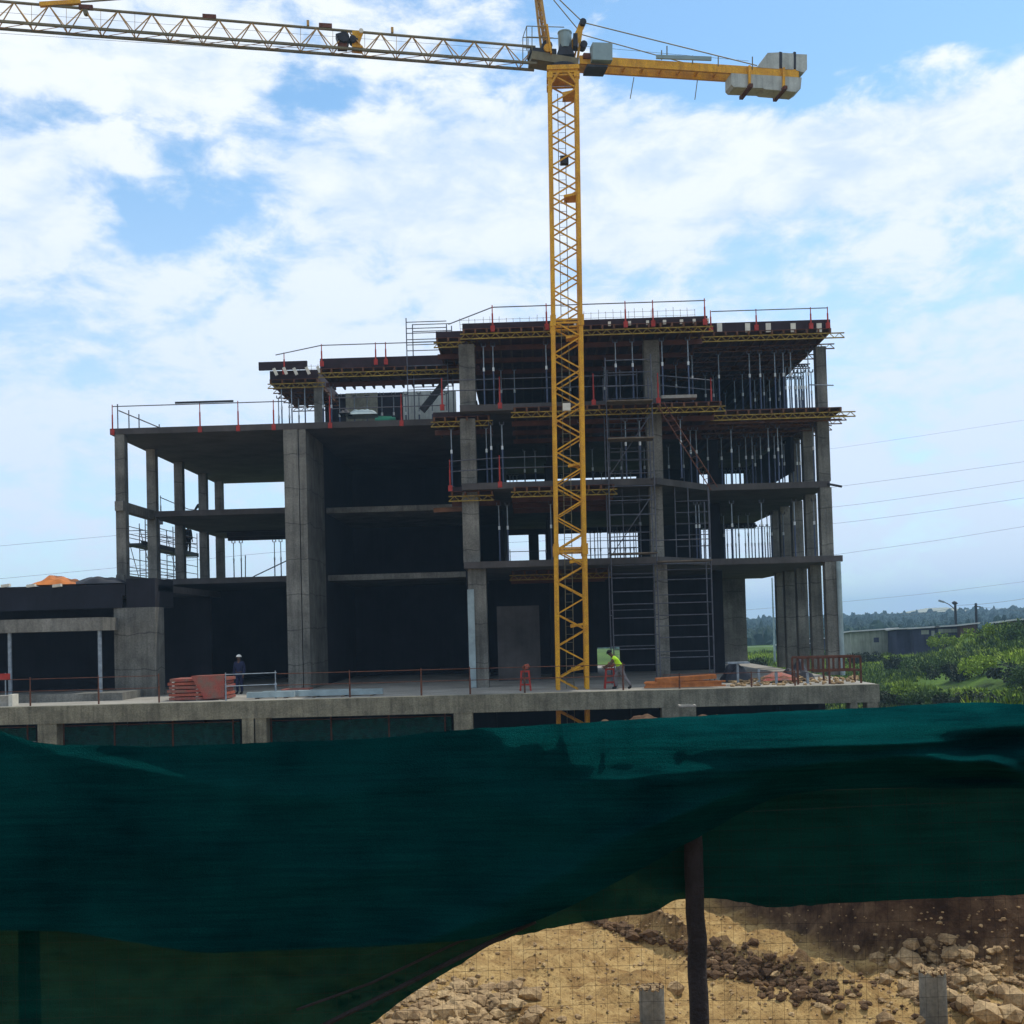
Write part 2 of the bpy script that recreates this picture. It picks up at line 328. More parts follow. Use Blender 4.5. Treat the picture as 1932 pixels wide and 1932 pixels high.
# ------------------------------------------------------------------ ground
def bank(x, y):
    # foot of the cut bank, running diagonally away to the left
    xf = lerp([(17, 9.5), (19.3, 7.0), (20.5, 5.6), (25, 3.75), (30, 1.5)], y)
    return ss(x-xf, 0, .9)*2.7*ss(y, 19.0, 20.2)
def hgt(x, y):
    z = 3.95*(1-ss(y, 5.3, 10))
    if 12 < y < 46 and -30 < x < 40:
        f = ss(y, 12, 15)*(1-ss(y, 40, 46))
        z += f*(bank(x, y))
        z += f*.28*noise.noise((x*.9, y*.9, 0))+f*.13*noise.noise((x*3, y*3, 3))+f*.05*noise.noise((x*9, y*9, 3))
        z += f*.022*math.sin((x*.8+y*.6)*7+1.5*noise.noise((x*.7, y*.7, 2)))*ss(noise.noise((x*.5, y*.5, 7)), -.2, .3)
        # heaped spoil on the left, ridge thrown up by a machine
        z += f*.55*ss(24.5-y, -2, 6)*ss(3.4-x, 0, 5)*0.6
        rx = lerp([(18, 5.0), (19.2, 4.3), (21, 2.6), (24, .9), (27, -.5)], y)
        d = x-rx
        z += f*.5*math.exp(-(d/.34)**2)*(.75+.9*noise.noise((x*2, y*2, 9)))*ss(y, 18, 19)
        rx2 = lerp([(20, 7.0), (23, 4.0), (25, 2.7), (28, 1.2)], y)
        z += f*.13*math.exp(-((x-rx2)/.25)**2)*(.8+noise.noise((x*3, y*3, 5)))
    # land beyond and beside the building
    if y > 50:
        fx = ss(x, 14.5, 24) if y < 76 else 1.0
        land = 1.6*ss(y, 58, 118)+.2*ss(y, 60, 70) + 2.9*ss(x-(y-80)*.22, 27.5, 37)*ss(y, 56, 92)*(1-ss(y, 104, 118))
        land += .35*noise.noise((x*.12, y*.12, 1))*ss(y, 60, 90)
        land -= 1.8*ss(y, 170, 330)
        land += (3.2+1.2*noise.noise((x*.004, y*.004, 2)) + 3.2*ss(x, 150, 420))*ss(y, 380, 620)
        z = z*(1-ss(y, 50, 56)) + land*fx
    elif x > 16: z += 1.6*ss(x, 16, 24)*ss(y, 34, 50)
    return z
def green(x, y):
    return max(ss(y, 28, 34)*ss(x, 14, 17), ss(y, 74, 80))
def axis(spans):
    r = []
    for a, b, st in spans:
        n = max(1, round((b-a)/st)); r += [a+(b-a)*i/n for i in range(n)]
    return r+[spans[-1][1]]
xs = axis([(-1800, -300, 150), (-300, -60, 24), (-60, -16, 4), (-16, -7, .8), (-7, 10.6, .1), (10.6, 20, .8), (20, 60, 2.5), (60, 300, 15), (300, 1800, 120)])
ys = axis([(-60, 4, 8), (4, 14, 1.2), (14, 16.6, .6), (16.6, 27, .1), (27, 34, .6), (34, 60, 2), (60, 130, 2.5), (130, 400, 15), (400, 900, 30), (900, 3200, 230)])
g = MB(); nx = len(xs)
g.v = [(x, y, hgt(x, y)) for y in ys for x in xs]
g.f = [(j*nx+i, j*nx+i+1, (j+1)*nx+i+1, (j+1)*nx+i) for j in range(len(ys)-1) for i in range(nx-1)]
go = struct('ground', g, 'ground', True)
def soil_shade(x, y):  # weight of the painted shade on the bank face and rut ridge
    if not (12 < y < 46) or x > 14: return 0
    xf = lerp([(17, 9.5), (19.3, 7.0), (20.5, 5.6), (25, 3.75), (30, 1.5)], y)
    rx = lerp([(18, 5.0), (19.2, 4.3), (21, 2.6), (24, .9), (27, -.5)], y)
    return max(ss(x-xf, -.25, .15)*ss(y, 18.8, 19.4), .85*math.exp(-((x-rx)/.3)**2)*ss(noise.noise((x*2, y*2, 9)), -.3, .2)*ss(y, 18, 19))
a = go.data.attributes.new('soil_shade', 'FLOAT', 'POINT'); a.data.foreach_set('value', [soil_shade(v[0], v[1]) for v in g.v])
a = go.data.attributes.new('green', 'FLOAT', 'POINT'); a.data.foreach_set('value', [green(v[0], v[1]) for v in g.v])

# ------------------------------------------------------------------ podium under the deck
def xs_(x, Y, y=1000): return X(x, Y, y)
pod = thing('concrete_podium', 'long concrete podium deck with square columns and a deep edge beam, before the frame', 'podium', (0, 44, 0))
PXR = X(1659, 44, 1290); PXL = -36.0
obj('deck_slab', MB().box(PXL, PXR, 44.45, 74, ZD-.3, ZD), 'conc_top', pod)
obj('edge_beam', MB().box(PXL, PXR, 44, 44.448, ZD-.68, ZD), 'conc_deck', pod)
for x0, x1 in ((70, 106), (456, 478), (481, 502), (856, 892), (1250, 1284), (1606, 1619), (1638, 1659)):
    a, b = X(x0, 44, 1360), X(x1, 44, 1360)
    if x0 == 1606: b = a+.27
    obj('column', MB().box(a, b, 44.02, 44.62, -.3, ZD-.682), 'conc_deck', pod)
for k in range(6): obj('column', MB().box(-24+k*7.2, -23.4+k*7.2, 56, 56.6, -.3, ZD-.302), 'conc_shaded', pod)
obj('side_wall', MB().box(PXL, PXL+.3, 44.7, 60, -.3, ZD-.302), 'conc_shaded', pod)
obj('rear_wall', MB().box(PXL, PXR-.3, 60, 60.3, -.3, ZD-.302), 'conc_shaded', pod)
obj('rear_wall', MB().box(PXR-.35, PXR-.05, 52, 60, -.3, ZD-.302), 'conc_shaded', pod)
# green site screen inside the podium openings
for k, (x0, x1, posts) in enumerate(((-80, 66, (68, -10, 52)[1:]), (112, 452, (120, 216, 326, 440)), (506, 852, (512, 625, 734, 840)))):
    t = thing('site_screen', ['green mesh screen on thin posts in the leftmost podium opening', 'green mesh screen on four posts in the podium opening below the brick coloured stack', 'green mesh screen on four posts in the podium opening left of the crane mast'][k], 'screen', (X((x0+x1)/2, 46, 1380), 46, 0), 'green mesh screens under the podium deck')
    mb = MB(); n = 24; a, b = X(x0, 46, 1380), X(x1, 46, 1380)
    for i in range(n+1):
        xx = a+(b-a)*i/n; wv = .05*math.sin(i*1.9)+.04*noise.noise((xx, k, 0))
        mb.v += [(xx, 46.06+wv, .05), (xx, 46.06-wv, 1.2), (xx, 46.05+wv*.5, ZD-.95-.06*math.sin(i*.8))]
    mb.f = [(3*i+j, 3*i+3+j, 3*i+4+j, 3*i+1+j) for i in range(n) for j in (0, 1)]
    obj('mesh', mb, 'net_far', t, smooth=True)
    for p in posts: xx = X(p, 46, 1380); obj('post', MB().tube((xx, 46, 0), (xx, 46, ZD-.7), .035), 'rust', t)
    obj('rail', MB().tube((a, 46, ZD-.93), (b, 46, ZD-.93), .02), 'rust', t)
c0 = W(1297, 1345, 40)
t = thing('concrete_manhole_box', 'open grey concrete box with pale rim standing before the podium, right of the mast', 'concrete box', (c0.x, 40, 0))
obj('wall', MB().box(c0.x-.27, c0.x+.27, 39.75, 40.3, 0, c0.z+.22), 'conc_deck', t)
obj('rim', MB().box(c0.x-.29, c0.x+.29, 39.73, 39.79, c0.z+.222, c0.z+.28).box(c0.x-.29, c0.x+.29, 40.26, 40.32, c0.z+.222, c0.z+.28).box(c0.x-.29, c0.x-.23, 39.79, 40.26, c0.z+.222, c0.z+.28).box(c0.x+.23, c0.x+.29, 39.79, 40.26, c0.z+.222, c0.z+.28), 'conc_top', t)

# ------------------------------------------------------------------ the concrete frame
bld = thing('unfinished_concrete_building', 'unfinished four storey concrete frame building with open bays behind the podium deck', 'building', (0, YC, ZD))
TH = .28
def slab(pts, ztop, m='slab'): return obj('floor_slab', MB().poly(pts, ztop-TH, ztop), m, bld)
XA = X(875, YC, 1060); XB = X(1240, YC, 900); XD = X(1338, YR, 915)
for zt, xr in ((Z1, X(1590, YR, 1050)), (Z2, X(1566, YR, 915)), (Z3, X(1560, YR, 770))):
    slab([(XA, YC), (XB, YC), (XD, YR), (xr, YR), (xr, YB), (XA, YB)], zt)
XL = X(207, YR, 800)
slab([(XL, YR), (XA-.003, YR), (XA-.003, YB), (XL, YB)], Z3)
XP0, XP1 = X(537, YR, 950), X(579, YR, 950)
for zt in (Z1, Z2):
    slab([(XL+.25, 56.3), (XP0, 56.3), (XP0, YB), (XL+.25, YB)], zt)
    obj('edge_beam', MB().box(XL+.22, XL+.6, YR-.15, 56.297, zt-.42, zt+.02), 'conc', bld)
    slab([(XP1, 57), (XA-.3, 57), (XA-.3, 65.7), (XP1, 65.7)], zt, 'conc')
# columns, left wing: the row on the far left runs back
def column(x0, x1, y0, y1, z0, z1, m='conc'): return obj('column', MB().box(x0, x1, y0, y1, z0, z1), m, bld)
xc0 = X(217, YR, 900)
for yy in (YR, 56.3, 60.7, 65.2, 68.6):
    for z0, z1 in ((Z1+.02, Z2-.42), (Z2+.02, Z3-TH)): column(xc0, xc0+.45, yy+.01, yy+.46, z0 if yy == YR or True else z0, z1+.0)
    if yy != YR: column(xc0, xc0+.45, yy+.01, yy+.46, ZD, Z1-.43)
    column(xc0+.003, xc0+.447, yy+.013, yy+.457, Z1-.43, Z1+.02); column(xc0+.003, xc0+.447, yy+.013, yy+.457, Z2-.43, Z2+.02)
# the tall split pier
xm = X(565, YR, 950)
obj('pier', MB().box(XP0, xm-.02, YR+.02, 56.5, ZD, Z3-TH), 'conc', bld)
obj('pier', MB().box(xm+.02, XP1, YR-.06+.1, 56.5, ZD, Z3-TH), 'conc', bld)
obj('wall', MB().box(XP0+.05, XP1-.02, 56.5, 66, ZD, Z3-TH), 'conc_shaded', bld)
# centre bay columns
for z0, z1, a, b in ((Z3, Z4-.6, 866, 896), (Z2, Z3-TH-.2, 869, 898), (Z1, Z2-TH, 873, 904)):
    y_ = {Z3: 700, Z2: 850, Z1: 1000}[z0]; yy = YC+.6; column(X(a, yy, y_), X(b, yy, y_), yy, yy+.75, z0, z1)
column(X(885, YC+.35, 1180), X(919, YC+.35, 1180), YC+.35, YC+1.4, ZD, Z1-TH)
for z0, z1, a, b in ((Z3, Z4-.6, 1216, 1245), (Z2, Z3-TH-.2, 1222, 1250), (Z1, Z2-TH, 1228, 1252), (ZD, Z1-TH, 1238, 1262)):
    y_ = {Z3: 700, Z2: 850, Z1: 1000, ZD: 1180}[z0]; yy = YC+.9; column(X(a, yy, y_), X(b, yy, y_), yy, yy+.7, z0, z1)
# right hand row
for k, yy in enumerate((YR+.02, 54.8, 57.6, 60.3, 62.4)):
    for z0, z1, a, b, y_ in ((Z3, Z4-.6, 1541, 1560, 700), (Z2, Z3-TH-.2, 1544, 1566, 850), (Z1, Z2-TH, 1550, 1572, 1000), (ZD, Z1-TH, 1560, 1582, 1150)):
        if (z0 == Z3 and k > 0) or (z0 == Z2 and k > 2): continue
        xa, xb = X(a, YR, y_), X(b, YR, y_)
        column(xa, xb, yy, yy+.5, z0, z1)
xq = X(1588, YR-.2, 1180)
t = single('standpipe', MB().tube((xq, YR-.1, ZD), (xq-.02, YR-.1, Z1-TH), .11, 12), 'sheet', 'pale upright round pipe outside the right corner column', 'pipe')
obj('lit_column_strip', MB().box(X(883.5, YC+.3, 1180), X(896, YC+.3, 1180), YC+.22, YC+.34, ZD+.02, Z1-TH-.9), 'sheet', bld)  # added pale strip, stands in for light on the column's left edge
# inner columns and walls
for xx in (1.0, 9.2):
    for yy in (57.5, 64): 
        for z0, z1 in ((ZD, Z1-TH), (Z1, Z2-TH), (Z2, Z3-TH-.2), (Z3, Z4-.6)): column(xx, xx+.5, yy, yy+.5, z0, z1, 'conc_shaded')
def wall(x0, x1, y0, y1, z0, z1, m='conc_shaded'): return obj('wall', MB().box(x0, x1, y0, y1, z0, z1), m, bld)
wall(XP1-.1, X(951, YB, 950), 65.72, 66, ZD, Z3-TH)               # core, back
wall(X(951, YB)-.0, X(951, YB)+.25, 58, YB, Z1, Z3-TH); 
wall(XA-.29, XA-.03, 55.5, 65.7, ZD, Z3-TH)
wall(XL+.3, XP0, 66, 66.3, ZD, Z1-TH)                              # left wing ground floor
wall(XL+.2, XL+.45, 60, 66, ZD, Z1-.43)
# back wall, by storey, with the openings the sky shows through
for z0, zt in ((Z1, Z2-TH), (Z2, Z3-TH)):
    y_ = 1010 if z0 == Z1 else 900
    obj('beam', MB().box(X(951, YB, y_), 13.9, YB-.3, YB, zt-.32, zt), 'conc_shaded', bld)
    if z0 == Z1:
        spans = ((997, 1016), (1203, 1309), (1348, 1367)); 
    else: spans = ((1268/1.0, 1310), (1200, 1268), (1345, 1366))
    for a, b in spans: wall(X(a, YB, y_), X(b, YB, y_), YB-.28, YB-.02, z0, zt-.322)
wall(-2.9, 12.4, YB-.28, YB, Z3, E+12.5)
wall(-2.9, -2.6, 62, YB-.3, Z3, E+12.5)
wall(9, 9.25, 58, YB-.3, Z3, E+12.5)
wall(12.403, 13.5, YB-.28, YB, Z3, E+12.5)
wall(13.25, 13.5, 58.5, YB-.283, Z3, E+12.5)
wall(13.25, 13.4, 57, YB-.303, Z2+1.15, Z3-TH-.17)
zdr = W(1150, 1221, 62).z; xa, xb = X(1127, 62, 1240), X(1170, 62, 1240)
wall(X(919, 62), xa, 62, 62.25, ZD, Z1-TH); wall(xb, X(1345, 62), 62, 62.25, ZD, Z1-TH); wall(xa, xb, 62.002, 62.248, zdr, Z1-TH)
wall(X(1345, 62), X(1345, 62)+.25, 62.26, YB-.3, ZD, Z1-TH)
wall(X(1344, YB, 1180), X(1407, YB, 1180), YB-.28, YB-.02, ZD, Z1-TH, 'conc')
wall(X(938, 55, 1180), X(1018, 55, 1180), 55, 55.2, ZD, ZD+3.6, 'slab')
# stub walls on the roof slab of the left wing
wall(X(652, 61, 750), X(712, 61, 750), 61, 61.25, Z3, E+12.9, 'conc_deck')
wall(X(712, 61, 750)+.003, X(760, 61, 750), 61.1, 61.3, Z3, E+12.9)
wall(X(760, 61, 750)+.003, X(860, 61, 750), 61, 61.25, Z3, E+12.9, 'block')
wall(X(612, 61, 750), X(652, 61, 750)-.003, 61.1, 61.3, Z3, E+12.9)
column(X(592, 56.4, 740), X(608, 56.4, 740), 56.4, 56.85, Z3, Z4-.62, 'conc')

# ------------------------------------------------------------------ left annex
an = thing('concrete_annex', 'low concrete annex at the left edge with deep roof beam and projecting canopy slab', 'annex', (-22, 49.5, ZD))
ax0 = -36.0; axr = X(297, 49.6, 1250); axw = X(219, 49.6, 1250); zt = Zv(150, 1104, 49.5)
obj('roof_beam', MB().box(ax0, X(236, 49.5, 1120), 49.5, 49.9, zt-.52, zt).box(ax0, X(232, 49.5, 1120), 49.35, 49.498, zt-1.05, zt-.45), 'conc_shaded', an)
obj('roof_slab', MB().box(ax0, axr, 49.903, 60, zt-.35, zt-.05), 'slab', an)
obj('wall', MB().box(axw, axr, 49.42, 50.6, ZD, zt-1.05), 'conc', an)
obj('roof_block', MB().box(X(238, 49.45, 1110), axr, 49.45, 52, zt-1.045, zt+.22), 'conc_shaded', an)
obj('wall', MB().box(ax0, axr, 58, 58.3, ZD, zt-.36), 'conc_shaded', an)
zc = Zv(100, 1167, 47.5); xcr = X(194, 47.5, 1180)
obj('canopy_slab', MB().box(ax0, xcr, 47.5, 49.348, zc-.55, zc), 'conc', an)
obj('step', MB().box(ax0, X(236, 47.2, 1320), 46.9, 49.3, ZD, ZD+.32), 'conc', an)
for px in (18, 188): xx = X(px, 47.7, 1250); obj('pipe_column', MB().tube((xx, 47.75, ZD+.32), (xx, 47.75, zc-.55), .085, 10), 'galv', an)
mb = MB()
for px in (8, 56, 105): q = W(px+3, 1105, 49.3); obj('joist_end', MB().beam((q.x-.18, 49.3, q.z-.02), (q.x+.18, 49.3, q.z+.02), .2, .12), 'white', an)
def heap(x0, x1, yb, h, Y, dep, seed, m, name, label, cat, group=None):
    a, b = X(x0, Y, yb), X(x1, Y, yb); z0 = Zv((x0+x1)/2, yb, Y); mb = MB(); n, k = 22, 9
    for j in range(k+1):
        for i in range(n+1):
            u, v = i/n, j/k; e = math.sin(math.pi*u)**.6*math.sin(math.pi*v)**.6
            mb.v.append((a+(b-a)*u, Y+dep*v, z0+h*e*(.75+.6*noise.noise((u*4+seed, v*3, seed)))))
    mb.f = [(j*(n+1)+i, j*(n+1)+i+1, (j+1)*(n+1)+i+1, (j+1)*(n+1)+i) for j in range(k) for i in range(n)]
    return single(name, mb, m, label, cat, group, base=(a/2+b/2, Y+dep/2, z0))
heap(52, 140, 1103, .48, 49.7, 1.6, 3, 'tarp_o', 'tarpaulin', 'orange tarpaulin bundled on the annex roof at the far left', 'tarpaulin')
heap(128, 228, 1101, .42, 49.9, 1.8, 8, 'tarp_d', 'tarpaulin', 'black tarpaulin heap on the annex roof beside the orange one', 'tarpaulin')
q = W(0, 1277, 46.8)
t = thing('warning_board', 'short red warning board on a thin post at the left edge of the deck', 'board', (q.x, 46.8, ZD))
obj('panel', MB().box(q.x-1.2, X(19, 46.8, 1277), 46.78, 46.82, q.z-.12, q.z+.13), 'red', t); obj('post', MB().tube((X(10, 46.86, 1277), 46.87, ZD), (X(10, 46.86, 1277), 46.87, q.z+.15), .03), 'galv', t)
q = W(12, 1322, 45)
t = thing('concrete_block', 'small pale concrete block on the deck edge at the far left', 'block', (q.x, 45, ZD))
obj('body', MB().box(q.x-.8, q.x+.18, 44.8, 45.3, ZD, ZD+.42), 'conc_top', t); obj('end_plate', MB().box(q.x+.182, q.x+.34, 44.78, 45.32, ZD, ZD+.46), 'white', t)

# ------------------------------------------------------------------ formwork tables
def formwork(label, x0, x1, y0, y1, z, board_h=.30, joist_step=.5, rows=(0, 2.2, 4.6, 7.0), front=True, ends=False, side=0.0, brd='board'):
    """z = underside of plywood. lattice girders run along the front, joists run back"""
    t = thing('formwork_deck', label, 'formwork', (x0/2+x1/2, y0, z), 'formwork decks around the slab edges')
    obj('plywood', MB().box(x0, x1, y0, y1, z, z+.03), 'ply', t)
    if board_h: obj('edge_board', MB().box(x0, x1, y0+.12, y0+.16, z+.032, z+.032+board_h).box(x1-.06, x1-.02, y0+.17, min(y1, y0+8), z+.032, z+.032+board_h), brd, t)
    n = int((x1-x0)/joist_step)
    for i in range(n+1):
        xx = x0+.06+(x1-x0-.12)*i/n; obj('joist', MB().box(xx-.04, xx+.04, y0-random.uniform(.0, .12), y1, z-.17, z-.002), 'joist', t)
    for r in rows:
        if y0+r < y1-.1:
            o = random.uniform(0, .25)+side
            if r == 0 or side: obj('lattice_girder', MB().truss((x0-.1, y0+r+.05, z-.40), (x1+o, y0+r+.05, z-.40), .21, .42, .022), 'girder' if r == 0 else 'joist', t)
            else: obj('bearer', MB().box(x0-.1, x1+o, y0+r, y0+r+.1, z-.40, z-.172), 'ply', t)
    return t
fz = E
FW = []
FW.append(formwork('long yellow edged formwork deck topping the centre bay behind the crane mast', X(872, 48.4, 620), X(1336, 48.4, 610), 48.4, 69.5, fz+12.83, .26))
FW.append(formwork('short formwork deck cantilevered left of the centre bay at roof level', X(822, 50, 640), X(890, 50, 640), 50, 56, fz+12.9, .3))
FW.append(formwork('dark boarded formwork deck over the top storey at the right corner', X(1300, 50.6, 610), X(1568, 50.6, 610), 50.6, 69.5, fz+12.93, .42, rows=(0, 2, 4, 6, 8), side=.45))
FW.append(formwork('bright yellow formwork deck below the fourth floor slab of the centre bay', X(968, 48.4, 765), X(1362, 48.4, 765), 48.4, 56, Z3-TH-.03, 0))
FW.append(formwork('small formwork deck jutting left below the fourth floor, beside the orange posts', X(818, 50, 790), X(925, 50, 790), 49.6, 54, Z3-TH-.12, .22))
FW.append(formwork('yellow formwork deck below the fourth floor at the right corner', X(1345, 50.6, 775), X(1588, 50.6, 775), 50.6, 62, Z3-TH-.03, .0, rows=(0, .9, 1.8, 3.5, 5), side=.4))
FW.append(formwork('yellow formwork deck below the third floor slab of the centre bay', X(968, 48.5, 915), X(1160, 48.5, 915), 48.5, 56, Z2-TH-.03, 0))
FW.append(formwork('small dark formwork deck jutting left below the third floor of the centre bay', X(850, 49.4, 915), X(930, 49.4, 915), 49.4, 53, Z2-TH-.03, .2))
FW.append(formwork('shadowed formwork deck hung below the second floor behind the crane mast', X(965, 52, 1080), X(1150, 52, 1080), 52, 57, Z1-TH-.03, 0))
FW.append(formwork('long formwork deck over the left wing roof right of the lone column', X(603, 54.4, 690), X(866, 54.4, 690), 54.4, 58.5, fz+12.72, .5))
FW.append(formwork('left end formwork deck over the left wing roof, standing on steel props', X(508, 56, 705), X(600, 56, 705), 56, 62.5, fz+12.62, .45, rows=(0, 1.2, 2.4, 3.6, 4.8, 6.0), side=.1))
q = W(490, 690, 56); FWB = single('timber_beam', MB().box(q.x, q.x+2.4, 55.75, 55.9, q.z-.28, q.z+.12), 'board', 'dark red timber beam poking out left of the left wing formwork', 'beam')
q = W(818, 963, 51); t = single('timber_beam', MB().beam((q.x, 51, q.z), (q.x+1.5, 51, q.z+.02), .14, .2), 'joist', 'yellowish beam sticking out of the dark bay left of the centre columns', 'beam')
# yellow-tipped joist ends clamped on the left end deck, white blocks on the roof boards
for k, (a, b, Y, zz) in enumerate(((528, 700, 55.6, 0), (550, 703, 55.6, 0), (573, 703, 55.6, 0), (600, 702, 54.2, 0), (532, 696, 55.6, 0))):
    q = W((550+a*0+[300, 365, 432, 514, 588][k]/2.76)/1.2671, (680+[578, 572, 575, 570, 565][k]/2.76)/1.2671, Y)
    single('panel_clamp', MB().beam((q.x-.08, Y-.03, q.z+.17), (q.x+.07, Y-.03, q.z-.17), .1, .14), 'white', nth(k)+' pale clamp from the left along the left wing formwork board', 'clamp', 'clamps on the left wing formwork')
q_ = 0
for px, py, w in ((1045, 611, .1), (1085, 610, .1), (1468, 617, .18), (1150, 609, .12), (1188, 608, .12), (1222, 607, .12), (1254, 606, .14), (1286, 605, .14), (1310, 604, .12), (1335, 603, .12)):
    q = W(px, py, 48.4 if px < 1340 else 50.6)
    if px < 1340: single('edge_block', MB().box(q.x-w/2, q.x+w/2, 48.42, 48.51, q.z-.12, q.z+.06), 'white', nth(q_)+' small white block from the left on the roof edge board of the centre bay', 'block', 'white blocks on the centre roof edge'); q_ += 1
for k, px in enumerate((1358, 1411, 1450, 1497, 1546)):
    q = W(px, 616, 50.6); single('edge_block', MB().box(q.x-.11, q.x+.11, 50.63, 50.70, q.z-.24, q.z+.16), 'white', nth(k)+' white plate from the left on the dark roof board at the right corner', 'plate', 'white plates on the right roof board')

# ------------------------------------------------------------------ steel props
def make_prop(h):
    t = thing('steel_prop', 'steel prop', 'prop', (0, 0, 0), 'adjustable steel props between the slabs')
    obj('base_plate', MB().box(-.07, .07, -.07, .07, 0, .012), 'scaf', t)
    obj('outer_tube', MB().tube((0, 0, .012), (0, 0, h*.55), .034, 8), 'prop', t)
    obj('collar', MB().tube((0, 0, h*.55), (0, 0, h*.55+.16), .048, 8), 'collar', t)
    obj('inner_tube', MB().tube((0, 0, h*.55+.16), (0, 0, h-.14), .026, 8), 'galv', t)
    obj('fork_head', MB().box(-.1, .1, -.08, .08, h-.14, h-.12).box(-.1, -.08, -.08, .08, h-.12, h).box(.08, .1, -.08, .08, h-.12, h), 'scaf', t)
    return t
PROPS = {}
def place_prop(x, y, z, h, label):
    k = round(h, 2)
    if k not in PROPS: p = make_prop(h); PROPS[k] = p; p.location = (x, y, z); p['label'] = label; return
    copy_tree(PROPS[k], (x, y, z), label)
h3 = 12.43-9.7; h2 = 3.4-TH-.43; h1 = h2; h4 = 12.5-9.7
FLN = {Z3: 'top storey', Z2: 'third storey', Z1: 'second storey'}
def prop_row(pxs, Y, zf, h, where, yv):
    for i, px in enumerate(pxs): place_prop(X(px, Y, yv), Y, zf, h, nth(i)+' steel prop from the left, '+where)
prop_row((913, 931, 1031, 1162, 1194, 1250, 1299), 49.3, Z3, h3, 'front row of the centre bay top storey', 700)
prop_row((1306, 1356, 1414, 1434, 1462, 1478, 1492, 1525), 52.2, Z3, h3, 'front row of the right bay top storey', 700)
prop_row((1330, 1345, 1400, 1440, 1470, 1500, 1515, 1530), 56.5, Z3, h3, 'middle row of the right bay top storey', 700)
prop_row((945, 970, 1075, 1140, 1230, 1275), 54, Z3, h3, 'middle row of the centre bay top storey', 700)
prop_row((927, 948, 1095, 1181, 1208, 1285), 49.4, Z2, h2, 'front row of the centre bay third storey', 850)
prop_row((1303, 1314, 1380, 1450, 1468, 1535), 52.3, Z2, h2, 'front row of the right bay third storey', 850)
prop_row(tuple(range(1318, 1345, 9))+tuple(range(1370, 1470, 9)), 66.5, Z2, h2, 'rear row of the right bay third storey', 890)
prop_row((962, 968, 975, 1060, 1120, 1135, 1160, 1172, 1190), 66, Z2, h2, 'rear row of the centre bay third storey', 900)
prop_row((1314, 1320, 1382, 1438, 1500, 1537), 52.6, Z1, h2, 'front row of the right bay second storey', 1010)
prop_row((1318, 1328, 1337, 1372, 1380, 1388, 1406, 1418, 1424, 1431, 1437, 1443, 1452, 1460), 66, Z1, h2, 'rear row of the right bay second storey', 1010)
prop_row((1030, 1045, 1104, 1114, 1122, 1133, 1150, 1160, 1170, 1180, 1189, 1196), 67, Z1, h2, 'rear row of the centre bay second storey', 1030)
prop_row((942, 958, 1040, 1208), 50.5, Z1, h2, 'front row of the centre bay second storey', 1000)
prop_row((1386, 1424, 1452, 1470, 1484, 1494, 1503, 1509, 1514), 58, Z3, h3, 'inner row of the right bay top storey', 740)
prop_row((1483, 1490, 1500, 1507, 1512, 1517, 1522), 55.2, Z3, h3, 'second row of the right bay top storey', 740)
prop_row((1395, 1425, 1470, 1480, 1496, 1504, 1510), 57.2, Z2, h2, 'inner row of the right bay third storey', 880)
prop_row((1352, 1368, 1400, 1418, 1428, 1446, 1458, 1466), 61, Z3, h3, 'deep row of the right bay top storey', 740)
prop_row((1336, 1362, 1408, 1420, 1436, 1462, 1476), 54.6, Z2, h2, 'second row of the right bay third storey', 880)
prop_row((1348, 1366, 1394, 1412, 1448, 1456, 1478), 58.6, Z1, h2, 'inner row of the right bay second storey', 1010)
prop_row((990, 1010, 1118, 1150, 1172, 1216, 1262, 1290), 57, Z2, h2, 'inner row of the centre bay third storey', 880)
prop_row((531, 550, 575, 609, 625), 56.2, Z3, h3-.05, 'front row under the left wing roof formwork', 740)
prop_row((525, 545, 563, 640, 668, 692, 720, 742, 765, 790, 815, 842), 58.6, Z3, h3-.05, 'rear row under the left wing roof formwork', 740)
prop_row((852, 918), 50.1, Z2, h2, 'outer pair left of the centre bay third storey', 850)
for k, (px, Y, zf) in enumerate(((441, 66.8, Z1), (455, 66.8, Z1), (518, 66.8, Z1), (530, 66.8, Z1))):
    place_prop(X(px, Y, 1050), Y, zf, h2, nth(k)+' steel prop from the left under the left wing third floor')
t = thing('formwork_deck', 'dark formwork table under the left wing third floor, seen against the sky', 'formwork', (X(480, 66.5, 1020), 66.5, Z2-.9), 'formwork decks around the slab edges')
a, b = X(428, 66.5, 1020), X(560, 66.5, 1020)
obj('plywood', MB().box(a-.3, b, 65.2, 68, Z2-TH-.05, Z2-TH-.005), 'board', t)
obj('bearer', MB().box(a, b, 66.7, 66.95, Z2-TH-.42, Z2-TH-.055), 'board', t); obj('bearer', MB().box(a+.3, b, 65.4, 65.6, Z2-TH-.3, Z2-TH-.055), 'board', t)

